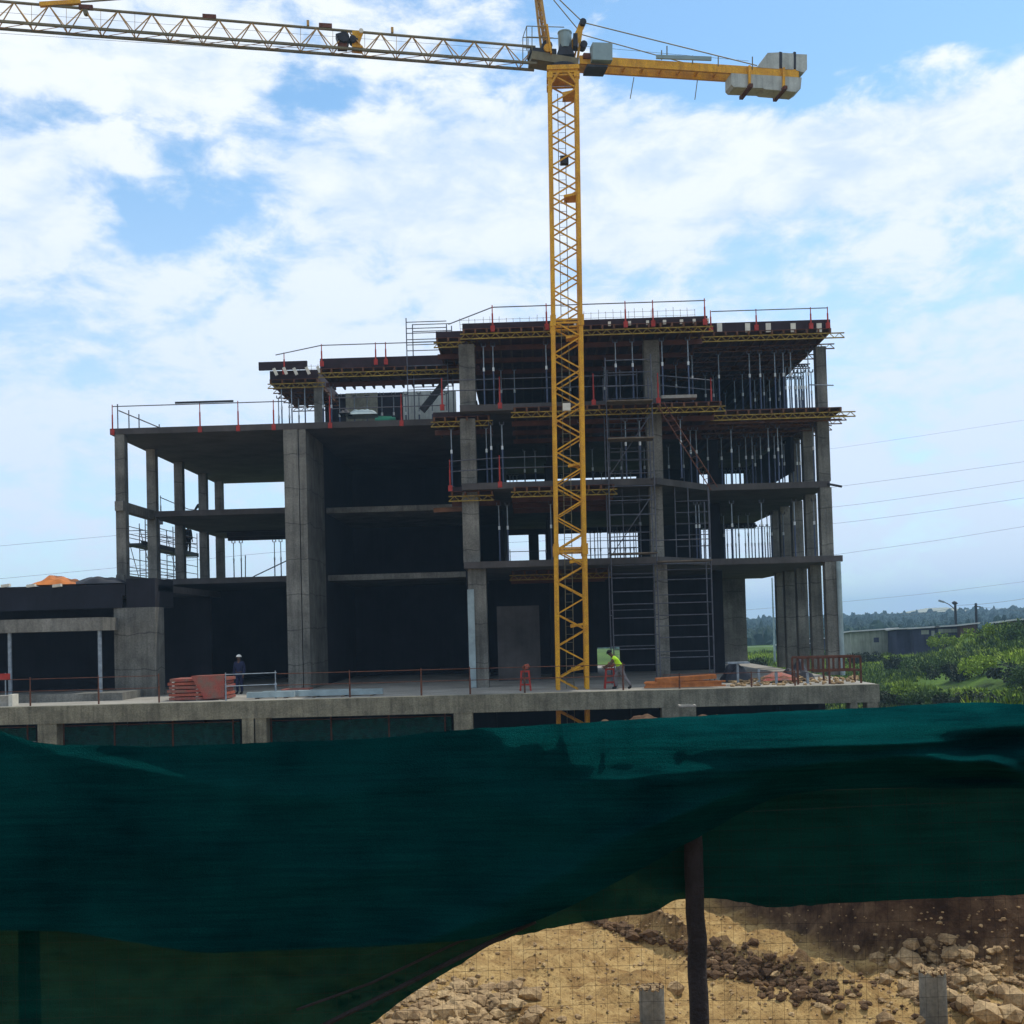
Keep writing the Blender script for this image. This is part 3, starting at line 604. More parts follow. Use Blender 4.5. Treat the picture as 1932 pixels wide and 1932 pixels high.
# ------------------------------------------------------------------ guard rails
def rail(label, pts, posts, z0, h=1.05, y_=0, pm='red', rm='scaf', heights=(1.0, .55), hpost=None, r=.024, mids=True, group='guard rails along the slab edges'):
    """pts: list of (x, Y) in place metres"""
    t = thing('guard_rail', label, 'guard rail', (pts[0][0], pts[0][1], z0), group)
    for hh in heights:
        obj('rail', MB().path([(x, y, z0+h*hh) for x, y in pts], r), rm, t)
    for x, y in posts:
        obj('post', MB().tube((x, y, z0-.25), (x, y, z0+h*.62), .036, 6).tube((x, y, z0+h*.62), (x, y, z0+h*1.08), .022, 6).box(x-.09, x+.09, y-.05, y+.05, z0-.3, z0-.05), pm, t)
    return t
def P(px, Y, y): return (X(px, Y, y), Y)
rail('tube guard rail with orange posts along the left wing roof slab', [P(213, 52, 770), P(540, 52, 760)], [P(212, 52, 790), P(377, 52, 780), P(449, 52, 780), P(516, 52, 780)], Z3, 1.02, heights=(1.0,))
rail('guard rail with orange posts before the roof formwork of the left wing', [P(620, 52, 750), P(840, 52, 750)], [P(622, 51.95, 770), P(757, 51.95, 770)], Z3, 1.1)
rail('upper guard rail with orange posts on the centre bay roof', [P(846, 51, 600), P(929, 48.5, 583), P(1040, 48.5, 578), P(1331, 48.5, 572)], [P(929, 48.4, 600), P(1031, 48.4, 600), P(1180, 48.4, 600), P(1232, 48.4, 600), P(1330, 48.4, 600)], E+13.0, .78, heights=(1.0,))
rail('guard rail with orange posts on the right corner roof', [P(1342, 50.6, 592), P(1562, 50.6, 587)], [P(1341, 50.6, 610), P(1427, 50.6, 610), P(1530, 50.6, 610), P(1562, 50.6, 610)], E+13.25, .62, heights=(1.0,))
rail('guard rail with orange posts on the left wing roof formwork', [P(520, 55.8, 665), P(606, 54.2, 660), P(720, 54.2, 660), P(836, 54.2, 660)], [P(536, 55.6, 680), P(607, 54.2, 680), P(709, 54.2, 680), P(728, 54.2, 680)], E+13.1, .72, heights=(1.0,))
rail('two bar guard rail with orange posts across the centre fourth floor', [P(832, 48.6, 730), P(1200, 48.6, 730)], [P(834, 48.5, 750), P(943, 48.5, 750), P(1120, 48.5, 750)], Z3, 1.0)
rail('low guard rail with orange posts right of the centre fourth floor', [P(1240, 48.6, 730), P(1345, 50, 735)], [P(1242, 48.5, 750), P(1342, 49.8, 750)], Z3, .95)
rail('guard rail with orange posts on the centre third floor formwork', [P(848, 49.2, 880), P(945, 48.6, 880), P(1100, 48.6, 880)], [P(849, 49.2, 900), P(943, 48.4, 900)], Z2, 1.0)
rail('tube guard rail at the back of the left wing third floor', [P(302, 60, 930), P(355, 66, 936), P(424, 69, 925), P(545, 69, 930)], [P(424, 69, 940), P(494, 69, 940), P(303, 60, 940)], Z2, 1.15, pm='scaf', heights=(1.0,))
rail('thin guard rail crossing the back openings of the second storey', [P(958, 69.4, 1015), P(1060, 69.4, 1015)], [P(962, 69.4, 1030)], Z1, 1.75, pm='scaf')
# rails on the deck edge
dk = [57, 186, 300, 426, 520, 660, 795, 887, 990, 1100, 1180]
rail('thin dark guard rail on the deck edge left of the red stack', [P(-60, 44.6, 1290), P(300, 44.6, 1290)], [P(p, 44.6, 1310) for p in (57, 186, 300)], ZD, 1.05, pm='rust', rm='rust', r=.014)
rail('pale two bar guard rail on the deck beside the man in the helmet', [P(426, 44.7, 1280), P(522, 45.4, 1280)], [P(426, 44.7, 1300), P(520, 45.4, 1300)], ZD, 1.02, pm='galv', rm='galv', r=.02)
rail('dark guard rail along the middle of the deck edge', [P(522, 44.6, 1280), P(1180, 44.6, 1280)], [P(p, 44.6, 1300) for p in (660, 795, 887, 990, 1176)], ZD, 1.0, pm='rust', rm='rust', r=.016)
rail('dark guard rail on the right part of the deck edge', [P(1250, 44.6, 1270), P(1500, 44.6, 1262)], [P(p, 44.6, 1290) for p in (1282, 1418, 1500)], ZD, .55, pm='rust', rm='rust', r=.014, heights=(1.0,))
# leaning tube at roof corner
q = W(222, 765, 52); single('leaning_tube', MB().tube((q.x, 52.1, Z3+.85), (q.x+2.0, 53.4, Z3), .03), 'scaf', 'scaffold tube slanting down behind the left corner of the roof rail', 'tube')
q = W(330, 765, 51.9); single('timber_batten', MB().beam((X(330, 51.9, 765), 51.93, Z3+1.09), (X(440, 51.9, 762), 51.93, Z3+1.09), .05, .09), 'dark', 'dark timber batten tied along the roof rail of the left wing', 'batten')
for k, (px, hh) in enumerate(((222, 1.25), (243, .95), (262, .75), (300, .25))): single('tube_upright', MB().tube((X(px, 52.6, 780), 52.6, Z3), (X(px, 52.6, 780), 52.6, Z3+hh), .028), 'scaf', nth(k)+' bare upright tube from the left corner of the left wing roof', 'tube', 'upright tubes on the left wing roof')

# ------------------------------------------------------------------ rebar mats on the roof
def rebar(label, x0, x1, y, z, h, st=.32, rows=3):
    t = thing('rebar_mesh', label, 'rebar', (x0/2+x1/2, y, z), 'upright rebar on the roof slabs'); mb = MB(); n = int((x1-x0)/st)
    for i in range(n+1):
        xx = x0+(x1-x0)*i/n+random.uniform(-.03, .03); mb.tube((xx, y, z), (xx+random.uniform(-.03, .03), y, z+h*random.uniform(.88, 1.1)), .0085, 4)
    obj('bars', mb, 'rebar', t); mb = MB()
    for r in range(rows): mb.tube((x0, y, z+h*(.25+.3*r)), (x1, y, z+h*(.25+.3*r)), .007, 4)
    obj('ties', mb, 'rebar', t)
rebar('fence like row of upright rebar on the left part of the centre roof', X(868, 49.5, 600), X(1040, 49.5, 600), 49.5, E+13.0, .62)
rebar('row of upright rebar on the centre roof right of the mast', X(1100, 49.5, 600), X(1312, 49.5, 600), 49.5, E+13.05, .72)
rebar('low row of rebar on the left wing roof formwork', X(540, 56.5, 670), X(830, 56.5, 670), 56.5, E+12.95, .5)

# ------------------------------------------------------------------ scaffolds
def scaffold(label, lines, levels, z0, plats=(), braces=(), r=.026, m='scaf', name='scaffold', cat='scaffold'):
    """lines: list of (x, y, zbottom, ztop) standards; levels: (i, j, z) ledgers between standards"""
    t = thing(name, label, cat, (lines[0][0], lines[0][1], z0), 'tube scaffolds on the site')
    for x, y, a, b in lines: obj('standard', MB().tube((x, y, a), (x, y, b), r, 6), m, t)
    for i, j, z in levels:
        A, B = lines[i], lines[j]; obj('ledger', MB().tube((A[0], A[1], z), (B[0], B[1], z), r*.85, 6), m, t)
    for i, j, z, w in plats:
        A, B = lines[i], lines[j]; obj('platform', MB().box(min(A[0], B[0]), max(A[0], B[0]), A[1]-w/2, A[1]+w/2, z, z+.05), 'plank', t)
    for p, q in braces: obj('brace', MB().tube(p, q, r*.8, 6), m, t)
    return t
# tall access tower before the centre bay
Ys = 47.9
def zz(px, py, Y=Ys): return Zv(px, py, Y)
L0 = [(X(1143+(1), Ys, 760), Ys, ZD, zz(1145, 675)), (X(1230, Ys, 760), Ys, ZD, zz(1228, 668)), (X(1143, Ys, 760), Ys+1.3, ZD, zz(1145, 700)), (X(1230, Ys, 760), Ys+1.3, ZD, zz(1228, 700)),
      (X(1341, Ys, 1050), Ys, ZD, zz(1338, 925)), (X(1341, Ys, 1050), Ys+1.3, ZD, zz(1338, 940))]
lv = []
for py in (679, 702, 728, 755, 790, 830, 852, 893, 917, 944, 971, 1020, 1046, 1066, 1090, 1116, 1140, 1166, 1198, 1225, 1255): lv.append((0, 1, zz(1190, py)))
for py in (690, 740, 800, 860, 930, 1000, 1080, 1150, 1220): lv.append((2, 3, zz(1190, py)))
for py in (1018, 1074, 1093, 1137, 1160, 1202, 1240): lv.append((1, 4, zz(1290, py)))
for py in (1060, 1120, 1180, 1230): lv.append((3, 5, zz(1290, py)))
for z_ in (zz(1190, 760), zz(1190, 900), zz(1190, 1040), zz(1190, 1160)):
    for a_, b_ in ((0, 2), (1, 3)): lv.append((a_, b_, z_))
scaffold('tall tube scaffold tower right of the crane mast, rising to the top storey', L0, lv, ZD,
         plats=((0, 1, zz(1190, 760), .9), (0, 1, zz(1190, 790)-.9, .9), (0, 1, zz(1190, 1046), .9), (1, 4, zz(1290, 1060), .9)),
         braces=(((L0[0][0], Ys, zz(1145, 1050)), (L0[1][0], Ys, zz(1145, 930))), ((L0[0][0], Ys, zz(1145, 900)), (L0[1][0], Ys, zz(1145, 780)))))
Lb = [(X(p, 50.2, 800), 50.2, Z2, Z3+1.6) for p in (1148, 1172, 1204, 1232)]
scaffold('second scaffold bay standing between the third and fourth floors behind the tall tower', Lb, [(i, i+1, Z2+h) for i in range(3) for h in (.5, 1.0, 1.5, 2.0, 2.6)], Z2)
Lb = [(X(p, 50.4, 1000), 50.4, Z1, Z2-TH) for p in (1150, 1176, 1208, 1275, 1300, 1338)]
scaffold('scaffold bay standing on the second floor behind the tall tower', Lb, [(i, i+1, Z1+h) for i in (0, 1, 3, 4) for h in (.5, 1.0, 1.5, 2.0, 2.5)], Z1)
# slanting double ladder
p0, p1 = W(1240, 765, 47.6), W(1342, 925, 47.6)
t = thing('leaning_ladder', 'long ladder slanting down between the fourth and third floors right of centre', 'ladder', tuple(p0))
off = Vector((.26, 0, .12))
obj('stile', MB().tube(p0, p1, .022), 'rust', t); obj('stile', MB().tube(p0+off, p1+off, .022), 'rust', t)
mb = MB()
for i in range(1, 16): a = p0.lerp(p1, i/16); mb.tube(a, a+off, .012)
obj('rungs', mb, 'rust', t)
# stair tower on the left wing roof
Yt = 54
L1 = [(X(767, Yt, 640), Yt, Z3, zz(767, 600, Yt)), (X(775, Yt, 640), Yt+1, Z3, zz(775, 612, Yt+1)), (X(843, Yt, 640), Yt, Z3, zz(843, 612, Yt)), (X(850, Yt, 640), Yt+1, Z3, zz(850, 615, Yt+1))]
lv = [(0, 2, zz(800, p, Yt)) for p in (607, 619, 628, 640, 650, 661, 690, 715, 735)]+[(1, 3, zz(800, p, Yt+1)) for p in (612, 625, 645, 661, 700, 730)]
scaffold('ladder like tube scaffold rising between the two roof levels against the sky', L1, lv, Z3)
# access scaffold along the left side of the left wing
x_ = -19.9; Ls = []
for yy in (58.8, 61.1, 63.4, 65.7, 68.0):
    Ls.append((x_, yy, 0, E+6.2)); Ls.append((x_-1.1, yy, 0, E+6.2))
lv = []
for k in range(4):
    for z_ in (3.4, 3.75, 4.2, 5.3, 5.5, 5.9): 
        lv.append((2*k, 2*k+2, E+z_)); lv.append((2*k+1, 2*k+3, E+z_))
for k in range(5):
    for z_ in (2.6, 3.5, 4.75, 5.6): lv.append((2*k, 2*k+1, E+z_))
t = scaffold('side access scaffold seen through the left wing columns, with a plank walkway', Ls, lv, 0,
             braces=tuple(((x_, 58.8+2.3*k, E+2.6), (x_-.0, 61.1+2.3*k, E+4.8)) for k in (0, 2))+tuple(((x_-1.1, 58.8+2.3*k, E+6), (x_-1.1, 61.1+2.3*k, E+3)) for k in (0, 1, 3)))
obj('walkway', MB().box(x_-1.05, x_-.05, 58.2, 68.3, E+4.82, E+4.9), 'dark', t); obj('toe_board', MB().box(x_-.03, x_-.0, 58.2, 68.3, E+4.8, E+5.02), 'dark', t)
# small inner scaffold behind the centre bay, second storey
Li = [(X(p, 68.5, 1030), 68.5, Z1, Z2-TH) for p in (1102, 1128, 1165, 1200)]
scaffold('inner scaffold with short ledgers at the back of the second storey, behind the mast', Li, [(i, i+1, Z1+h) for i in range(3) for h in (.5, 1.35, 1.75, 2.2)], Z1)
# inclined struts
q0, q1 = W(796, 775, 55), W(842, 718, 55); single('raking_strut', MB().beam(q0, q1, .2, .32), 'dark', 'thick dark raking strut on the left wing roof beside the centre bay', 'strut')
q0, q1 = W(478, 1088, 67), W(545, 1056, 67); single('raking_tube', MB().tube(q0, q1, .035), 'scaf', 'tube slanting up behind the tall pier in the left wing second storey', 'tube')
single('tube_upright', MB().tube(W(463, 1092, 66), W(463, 1048, 66), .03), 'scaf', 'short upright tube on the left wing second floor before the sky', 'tube')
single('tube_stub', MB().tube(W(1562, 913, 52), W(1588, 918, 51.6), .06), 'dark', 'dark tube sticking out right of the corner column at the third floor', 'tube')
single('tube_stub', MB().tube(W(1525, 726, 51.8), W(1573, 727, 51.5), .03), 'galv', 'thin pale tube sticking out past the top corner column', 'tube')

# ------------------------------------------------------------------ tower crane
YM = 46.5
cA, cB = W(1063.4, 243, YM), W(1078.4, 1211, YM)
def axm(z): t = (z-cA.z)/(cB.z-cA.z); return cA.lerp(cB, t)
ztop = W(1060, 150, YM).z; base = axm(0)
cr = thing('tower_crane', 'yellow lattice tower crane standing before the building with its jib reaching left', 'crane', tuple(base))
zs = [0, W(1078, 1038, YM).z, W(1068, 612, YM).z, ztop]
for si in range(3):
    za, zb = zs[si], zs[si+1]; w0 = (.585, .565, .55)[si]
    ms = MB(); br = MB(); n = max(2, round((zb-za)/1.30))
    cs = [(-1, -1), (1, -1), (1, 1), (-1, 1)]
    def leg(z, c): a = axm(z); return Vector((a.x+c[0]*w0, a.y+c[1]*w0, z))
    sec = obj('mast_section', MB().beam(leg(za, cs[0]), leg(zb, cs[0]), .16, .16).beam(leg(za, cs[1]), leg(zb, cs[1]), .16, .16).beam(leg(za, cs[2]), leg(zb, cs[2]), .16, .16).beam(leg(za, cs[3]), leg(zb, cs[3]), .16, .16), 'yellow', cr)
    for f in range(4):
        A, B = cs[f], cs[(f+1) % 4]; bb = MB()
        for i in range(n):
            z0 = za+(zb-za)*i/n; z1 = za+(zb-za)*(i+.5)/n; z2 = za+(zb-za)*(i+1)/n
            P0, P1 = (A, B) if f % 2 == 0 else (B, A)
            if f >= 2: P0, P1 = P1, P0
            bb.beam(leg(z0, P0), leg(z1, P1), .055, .055); bb.beam(leg(z1, P1), leg(z2, P0), .055, .055)
        bb.beam(leg(za+.05, A), leg(za+.05, B), .07, .07); bb.beam(leg(zb-.08, A), leg(zb-.08, B), .07, .07)
        obj('bracing', bb, 'yellow', sec)
    for c in cs:
        p_ = leg(zb, c); obj('joint_collar', MB().box(p_.x-.115, p_.x+.115, p_.y-.115, p_.y+.115, zb-.22, zb+(.22 if si < 2 else 0)), 'yellow', sec)
# ladder and rest platforms inside the mast
lad = MB(); a0, a1 = axm(.2), axm(ztop-.5)
for dx in (-.22, .08): lad.tube(a0+Vector((dx, .2, 0)), a1+Vector((dx, .2, 0)), .016, 4)
k = 0; z_ = .4
while z_ < ztop-.6: p_ = axm(z_)+Vector((0, .2, 0)); lad.tube(p_+Vector((-.22, 0, 0)), p_+Vector((.08, 0, 0)), .01, 4); z_ += .33
obj('ladder', lad, 'chord', cr)
for py in (184, 376, 640, 880, 1060, 1180, 1262):
    p_ = W(1075, py, YM); c = axm(p_.z)
    obj('rest_platform', MB().box(c.x-.02, c.x+.46, c.y-.4, c.y+.4, p_.z, p_.z+.05).beam((c.x-.05, c.y-.45, p_.z-.05), (c.x+.5, c.y-.45, p_.z+.05), .09, .1), 'yellow', cr)
c = W(1065, 305, YM); obj('junction_box', MB().box(c.x-.18, c.x+.16, c.y-.25, c.y+.05, c.z-.15, c.z+.16), 'dark', cr)
c = W(1068, 775, YM); obj('lamp_box', MB().box(c.x-.15, c.x+.16, c.y-.7, c.y-.45, c.z-.12, c.z+.18), 'white', cr)
# head: ring, turntable, machinery
ct = axm(ztop)
obj('head_frame', MB().box(ct.x-.6, ct.x+.6, ct.y-.6, ct.y+.6, ztop, ztop+.12).box(ct.x-.66, ct.x+.66, ct.y-.66, ct.y+.66, ztop+.12, ztop+.30).beam((ct.x-.55, ct.y-.6, ztop-.5), (ct.x-.2, ct.y-.6, ztop), .09, .09).beam((ct.x+.55, ct.y-.6, ztop-.5), (ct.x+.2, ct.y-.6, ztop), .09, .09), 'yellow', cr)
obj('slewing_ring', MB().tube((ct.x, ct.y, ztop+.3), (ct.x, ct.y, ztop+.46), .62, 20), 'dark', cr)
JD = Vector((-1, -.185, 0)).normalized()           # jib direction, slightly towards the camera
def hp(x, y, dY=0):                                 # point on the vertical plane of the jib seen at (x, y)
    d = CM.to_3x3() @ Vector(((x-PPX)/FPX, -(y-PPY)/FPX, -1)); nrm = Vector((-JD.y, JD.x, 0)); o = Vector((ct.x, ct.y+dY, 0))
    t = (o-Vector((0, 0, 0))).dot(nrm)/d.dot(nrm); return Vector((0, 0, E))+d*t
SIDE = Vector((-JD.y, JD.x, 0)).normalized()        # horizontal, across the jib
if SIDE.y > 0: SIDE = -SIDE                         # towards the camera
tb = MB()
for a, b in (((1000, 112), (1088, 126)),):
    p_, q_2 = hp(*a), hp(*b); tb.beam(p_, q_2, .8, .34)
obj('turntable', tb, 'chord', cr)
mc = MB()
p_ = hp(1020, 103); mc.beam(p_-JD*-.5, p_+JD*-.6, .7, .2); p_ = hp(1015, 110); mc.tube(p_-SIDE*.35, p_+SIDE*.35, .2, 12)
p_ = hp(1066, 98); mc.add(*[[p_+Vector(v) for v in ((-.36, -.3, -.25), (.38, -.3, -.25), (.38, .3, -.25), (-.36, .3, -.25), (-.17, -.2, .3), (.2, -.2, .3), (.2, .2, .3), (-.17, .2, .3))], [(0, 3, 2, 1), (4, 5, 6, 7), (0, 1, 5, 4), (1, 2, 6, 5), (2, 3, 7, 6), (3, 0, 4, 7)]])
p_ = hp(1030, 92); mc.tube(p_-SIDE*.3, p_+SIDE*.3, .22, 12)
obj('slewing_machinery', mc, 'dark', cr)
p_ = hp(1030, 100); obj('hoist_drum', MB().tube(p_-SIDE*.45, p_+SIDE*.45, .17, 14), 'yellow', cr)
p_ = hp(1066, 84); obj('motor_housing', MB().tube(p_+Vector((0, 0, -.2)), p_+Vector((0, 0, .45)), .28, 14).tube(p_+Vector((0, 0, .45)), p_+Vector((0, 0, .5)), .3, 14), 'glass', cr)
# raked tower head mast
tp = MB(); a1, a2 = hp(1010, -60), hp(1032, 95)
for s_ in (-.3, .3): tp.beam(a1+SIDE*s_*.6, a2+SIDE*s_, .11, .14)
a3 = hp(1004, -60); tp.beam(a3, hp(1022, 100), .1, .12)
for i in range(9):
    u, v = i/9, (i+1)/9; tp.beam((a1+SIDE*.18).lerp(a2+SIDE*.3, u), (a1-SIDE*.18).lerp(a2-SIDE*.3, v), .04, .04); tp.beam(a3.lerp(hp(1022, 100), u), a1.lerp(a2, v), .04, .04)
obj('head_mast', tp, 'yellow_pale', cr)
tp = MB(); p_ = hp(1033, 80); tp.beam(hp(1029, 58)+SIDE*.32, hp(1037, 112)+SIDE*.32, .07, .45).beam(hp(1029, 58)-SIDE*.32, hp(1037, 112)-SIDE*.32, .07, .45)
obj('mast_foot_plate', tp, 'yellow', cr)
tp = MB(); tp.beam(hp(1075, 96), hp(1098, 47), .16, .24).beam(hp(1090, 110), hp(1098, 50), .1, .12).beam(hp(1082, 118), hp(1094, 60), .07, .09)
obj('rear_strut', tp, 'yellow', cr)
obj('pulley', MB().tube(hp(1098, 46)-SIDE*.25, hp(1098, 46)+SIDE*.25, .14, 10), 'dark', cr); obj('pulley', MB().tube(hp(1100, 87)-SIDE*.2, hp(1100, 87)+SIDE*.2, .15, 10).box(hp(1087, 90).x-.13, hp(1087, 90).x+.05, ct.y-.4, ct.y, hp(1087, 90).z-.2, hp(1087, 90).z+.35), 'dark', cr)
# hoop railing at the head
mb = MB()
for s_ in (.45, -.45):
    o_ = SIDE*s_; mb.path([hp(990, 105)+o_, hp(990, 60)+o_, hp(1060, 62)+o_], .018).path([hp(1000, 105)+o_, hp(1000, 62)+o_], .018).tube(hp(990, 80)+o_, hp(1040, 82)+o_, .014)
mb.tube(hp(990, 60)+SIDE*.45, hp(990, 60)-SIDE*.45, .016); obj('railing', mb, 'chord', cr)
# jib: top chord, two bottom chords, web
jt0, jt1 = hp(1010, 88.7), hp(-40, -1); jb0, jb1 = hp(1010, 126), hp(-40, 44)
JL = (jt0-jt1).length; jn = int(JL/1.2); HW = .28
jt = lambda u: jt0.lerp(jt1, u)
jb = lambda u, s_: jb0.lerp(jb1, u)+SIDE*(HW*s_)
obj('jib_chord', MB().tube(jt(0), jt(1), .055, 8), 'chord', cr)
for s_ in (1, -1): obj('jib_chord', MB().beam(jb(0, s_), jb(1, s_), .09, .09), 'chord', cr)
jw = MB(); jw2 = MB()
for i in range(jn):
    u0, um, u1 = i/jn, (i+.5)/jn, (i+1)/jn
    for s_ in (1, -1): jw.tube(jt(u0), jb(um, s_), .024, 5).tube(jb(um, s_), jt(u1), .024, 5)
    jw2.tube(jb(um, 1), jb(um, -1), .018, 5).tube(jb(um, 1), jb(min(1, um+1/jn), -1), .014, 5)
    if i % 8 > 3: jw2.tube(jt(um), (jb(um, 1)+jb(um, -1))/2, .009, 4)
obj('jib_web', jw, 'yellow_pale', cr); obj('jib_web', jw2, 'yellow_pale', cr)
for px, py in ((395, 32), (614, 49), (162, 14)):
    p_ = hp(px, py); obj('chord_joint', MB().beam(p_-JD*.26, p_+JD*.26, .13, .17), 'rust', cr)
for px, py in ((395+186, 44), (740, 57)): p_ = hp(px, py); obj('chord_lug', MB().beam(p_-JD*.05, p_+JD*.05, .1, .22), 'yellow_pale', cr)
obj('tie_link', MB().beam(hp(75, 9), hp(152, 4), .16, .16), 'yellow', cr)
obj('tie_rod', MB().tube(hp(150, 4), hp(1012, -62), .035, 6), 'chord', cr)
obj('tie_rod', MB().tube(hp(75, 9), hp(-40, 1), .03, 6), 'chord', cr)
obj('pulley', MB().tube(hp(162, 24)-SIDE*.1, hp(162, 24)+SIDE*.1, .1, 10), 'chord', cr)
mb = MB()
for s_ in (-.1, .1): mb.tube(jb(0, s_)+Vector((0, 0, .1)), jb(1, s_)+Vector((0, 0, .12)), .007, 4)
mb.tube(hp(988, 117), hp(-40, 52)-Vector((0, 0, .0)), .010, 4).tube(hp(988, 128), hp(-40, 60), .007, 4)
mb.tube(hp(1000, 96), hp(-40, 20), .006, 4); obj('hoist_rope', mb, 'dark', cr)
# jib winch and trolley frame
p_ = hp(649, 76); mb = MB().tube(p_-SIDE*.3, p_+SIDE*.3, .21, 12).beam(p_+JD*.28, p_-JD*.0+Vector((0, 0, .1)), .4, .3).tube(p_-JD*.35-SIDE*.2, p_-JD*.35+SIDE*.2, .14, 10).beam(p_-JD*.1, p_-JD*.55, .25, .12)
obj('jib_winch', mb, 'dark', cr)
obj('winch_base', MB().beam(hp(637, 88), hp(655, 89), .35, .2), 'rust', cr)
mb = MB().beam(hp(672, 60), hp(672, 92), .3, .16).beam(hp(672, 92), hp(683, 62), .1, .1).beam(hp(664, 92), hp(684, 94), .5, .08); obj('winch_frame', mb, 'yellow', cr)
for i_, (px, py) in enumerate(((681, 64),)): p_ = hp(px, py)+SIDE*.2; obj('work_lamp', MB().tube(p_, p_+SIDE*.08, .09, 10), 'white', cr)
# counter jib
kb = [hp(1090, 121), hp(1500, 147)]
mb = MB()
for s_ in (.34, -.34): mb.beam(kb[0]+SIDE*s_, kb[1]+SIDE*s_, .12, .34)
n = 12
for i in range(n): p_ = kb[0].lerp(kb[1], (i+.5)/n); mb.beam(p_+SIDE*.3, p_-SIDE*.3, .08, .12)
obj('counter_jib', mb, 'yellow', cr)
def hbox(px0, px1, py0, py1, s0, s1, cut=None):
    mb = MB(); c_ = []
    for s_ in (s0, s1):
        for a, b in ((px0, py0), (px1, py0), (px1, py1), (px0, py1)): c_.append(hp(a, b+ (a-px0)*(.035))+SIDE*s_)
    return mb.add(c_, [(0, 1, 2, 3), (7, 6, 5, 4), (0, 4, 5, 1), (1, 5, 6, 2), (2, 6, 7, 3), (3, 7, 4, 0)])
obj('electrical_cabinet', hbox(1110, 1147, 97, 129, .75, .25), 'glass', cr)
obj('cabinet_base', hbox(1102, 1140, 134, 139, .6, -.2), 'dark', cr); obj('cabinet_base', hbox(1096, 1109, 111, 120, .5, .1), 'rust', cr)
obj('walkway_panel', hbox(1232, 1335, 114, 121, .5, .42), 'glass', cr)
for px, py, h_ in ((1243, 108, 14), (1253, 100, 18), (1301, 118, 12), (1349, 120, 14), (1413, 120, 20)):
    obj('handrail_post', MB().tube(hp(px, py+h_)+SIDE*.4, hp(px, py-4)+SIDE*.4, .025), 'chord', cr)
mb = MB(); top_, bot_ = hp(1098, 47), hp(1098, 60)
mb.tube(top_+SIDE*.2, hp(1425, 128)+SIDE*.2, .024).tube(bot_-SIDE*.2, hp(1335, 128)-SIDE*.1, .022).tube(hp(1335, 128)-SIDE*.1, hp(1430, 130), .02)
mb.tube(top_+SIDE*.2, hp(1030, -22)+SIDE*.1, .024).tube(hp(1090, 55), hp(1020, -30), .022)
obj('tie_rod', mb, 'chord', cr)
obj('tie_rod', MB().tube(hp(1100, 87), hp(1413, 115), .008, 4), 'dark', cr)
for k_, (px, py, qx, qy) in enumerate(((1196, 146, 1189, 186), (1316, 150, 1311, 188))): obj('hanging_rope', MB().tube(hp(px, py), hp(qx, qy), .018), 'chord', cr)
# ballast: upper bevelled block, lower block, straps
def prism(pts, s0, s1):
    n = len(pts); mb = MB(); vs = [hp(*p)+SIDE*s0 for p in pts]+[hp(*p)+SIDE*s1 for p in pts]
    return mb.add(vs, [tuple(range(n)), tuple(range(n, 2*n))[::-1]]+[(i, i+n, (i+1) % n+n, (i+1) % n) for i in range(n)])
for pts in (((1421, 136), (1441, 109), (1463, 108), (1463, 139)), ((1468, 108.5), (1490, 110), (1490, 140), (1468, 139.5)), ((1494, 111), (1515, 112), (1515, 140), (1509, 146), (1494, 141))):
    obj('ballast_block', prism(pts, .42, -.36), 'block', cr)
obj('ballast_block', prism(((1373, 147), (1505, 155), (1503, 176), (1494, 182), (1436, 177), (1432, 175), (1378, 173), (1373, 168)), .42, -.30), 'block', cr)
for a, b in ((1463, 1468), (1490, 1494)): obj('ballast_strap', prism(((a, 107), (b, 108), (b, 138), (a, 137)), .44, -.38), 'dark', cr)
for px in (1406, 1470):
    dy = (px-1406)*.06
    for s_ in (.48, -.40): obj('ballast_hanger', MB().beam(hp(px, 135+dy)+SIDE*s_, hp(px, 175+dy)+SIDE*s_, .1, .14), 'yellow', cr)
    obj('hanger_beam', MB().beam(hp(px, 175+dy)+SIDE*.7, hp(px, 175+dy)-SIDE*.5, .16, .14), 'rust', cr)

# ------------------------------------------------------------------ people
def skin_mesh(name, joints, edges, m, parent, sub=2):
    me = bpy.data.meshes.new(name); b = BASE[parent.name]
    me.from_pydata([tuple(Vector(j[0])-b) for j in joints], edges, []); me.update()
    o = bpy.data.objects.new(name, me); COL.objects.link(o)
    md = o.modifiers.new('skin', 'SKIN'); sk = me.skin_vertices[0].data if me.skin_vertices else None
    if sk is None:
        lay = me.attributes
    for i, j in enumerate(joints):
        r = j[1] if isinstance(j[1], tuple) else (j[1], j[1]); me.skin_vertices[0].data[i].radius = r; me.skin_vertices[0].data[i].use_root = (i == 0)
    sb = o.modifiers.new('sub', 'SUBSURF'); sb.levels = sub; sb.render_levels = sub
    dg = bpy.context.evaluated_depsgraph_get(); dg.update()
    nm = bpy.data.meshes.new_from_object(o.evaluated_get(dg)); bpy.data.objects.remove(o)
    nm.materials.clear(); nm.materials.append(M[m]); nm.polygons.foreach_set('use_smooth', [True]*len(nm.polygons))
    r = bpy.data.objects.new(name, nm); COL.objects.link(r); r.parent = parent; BASE[r.name] = b; return r
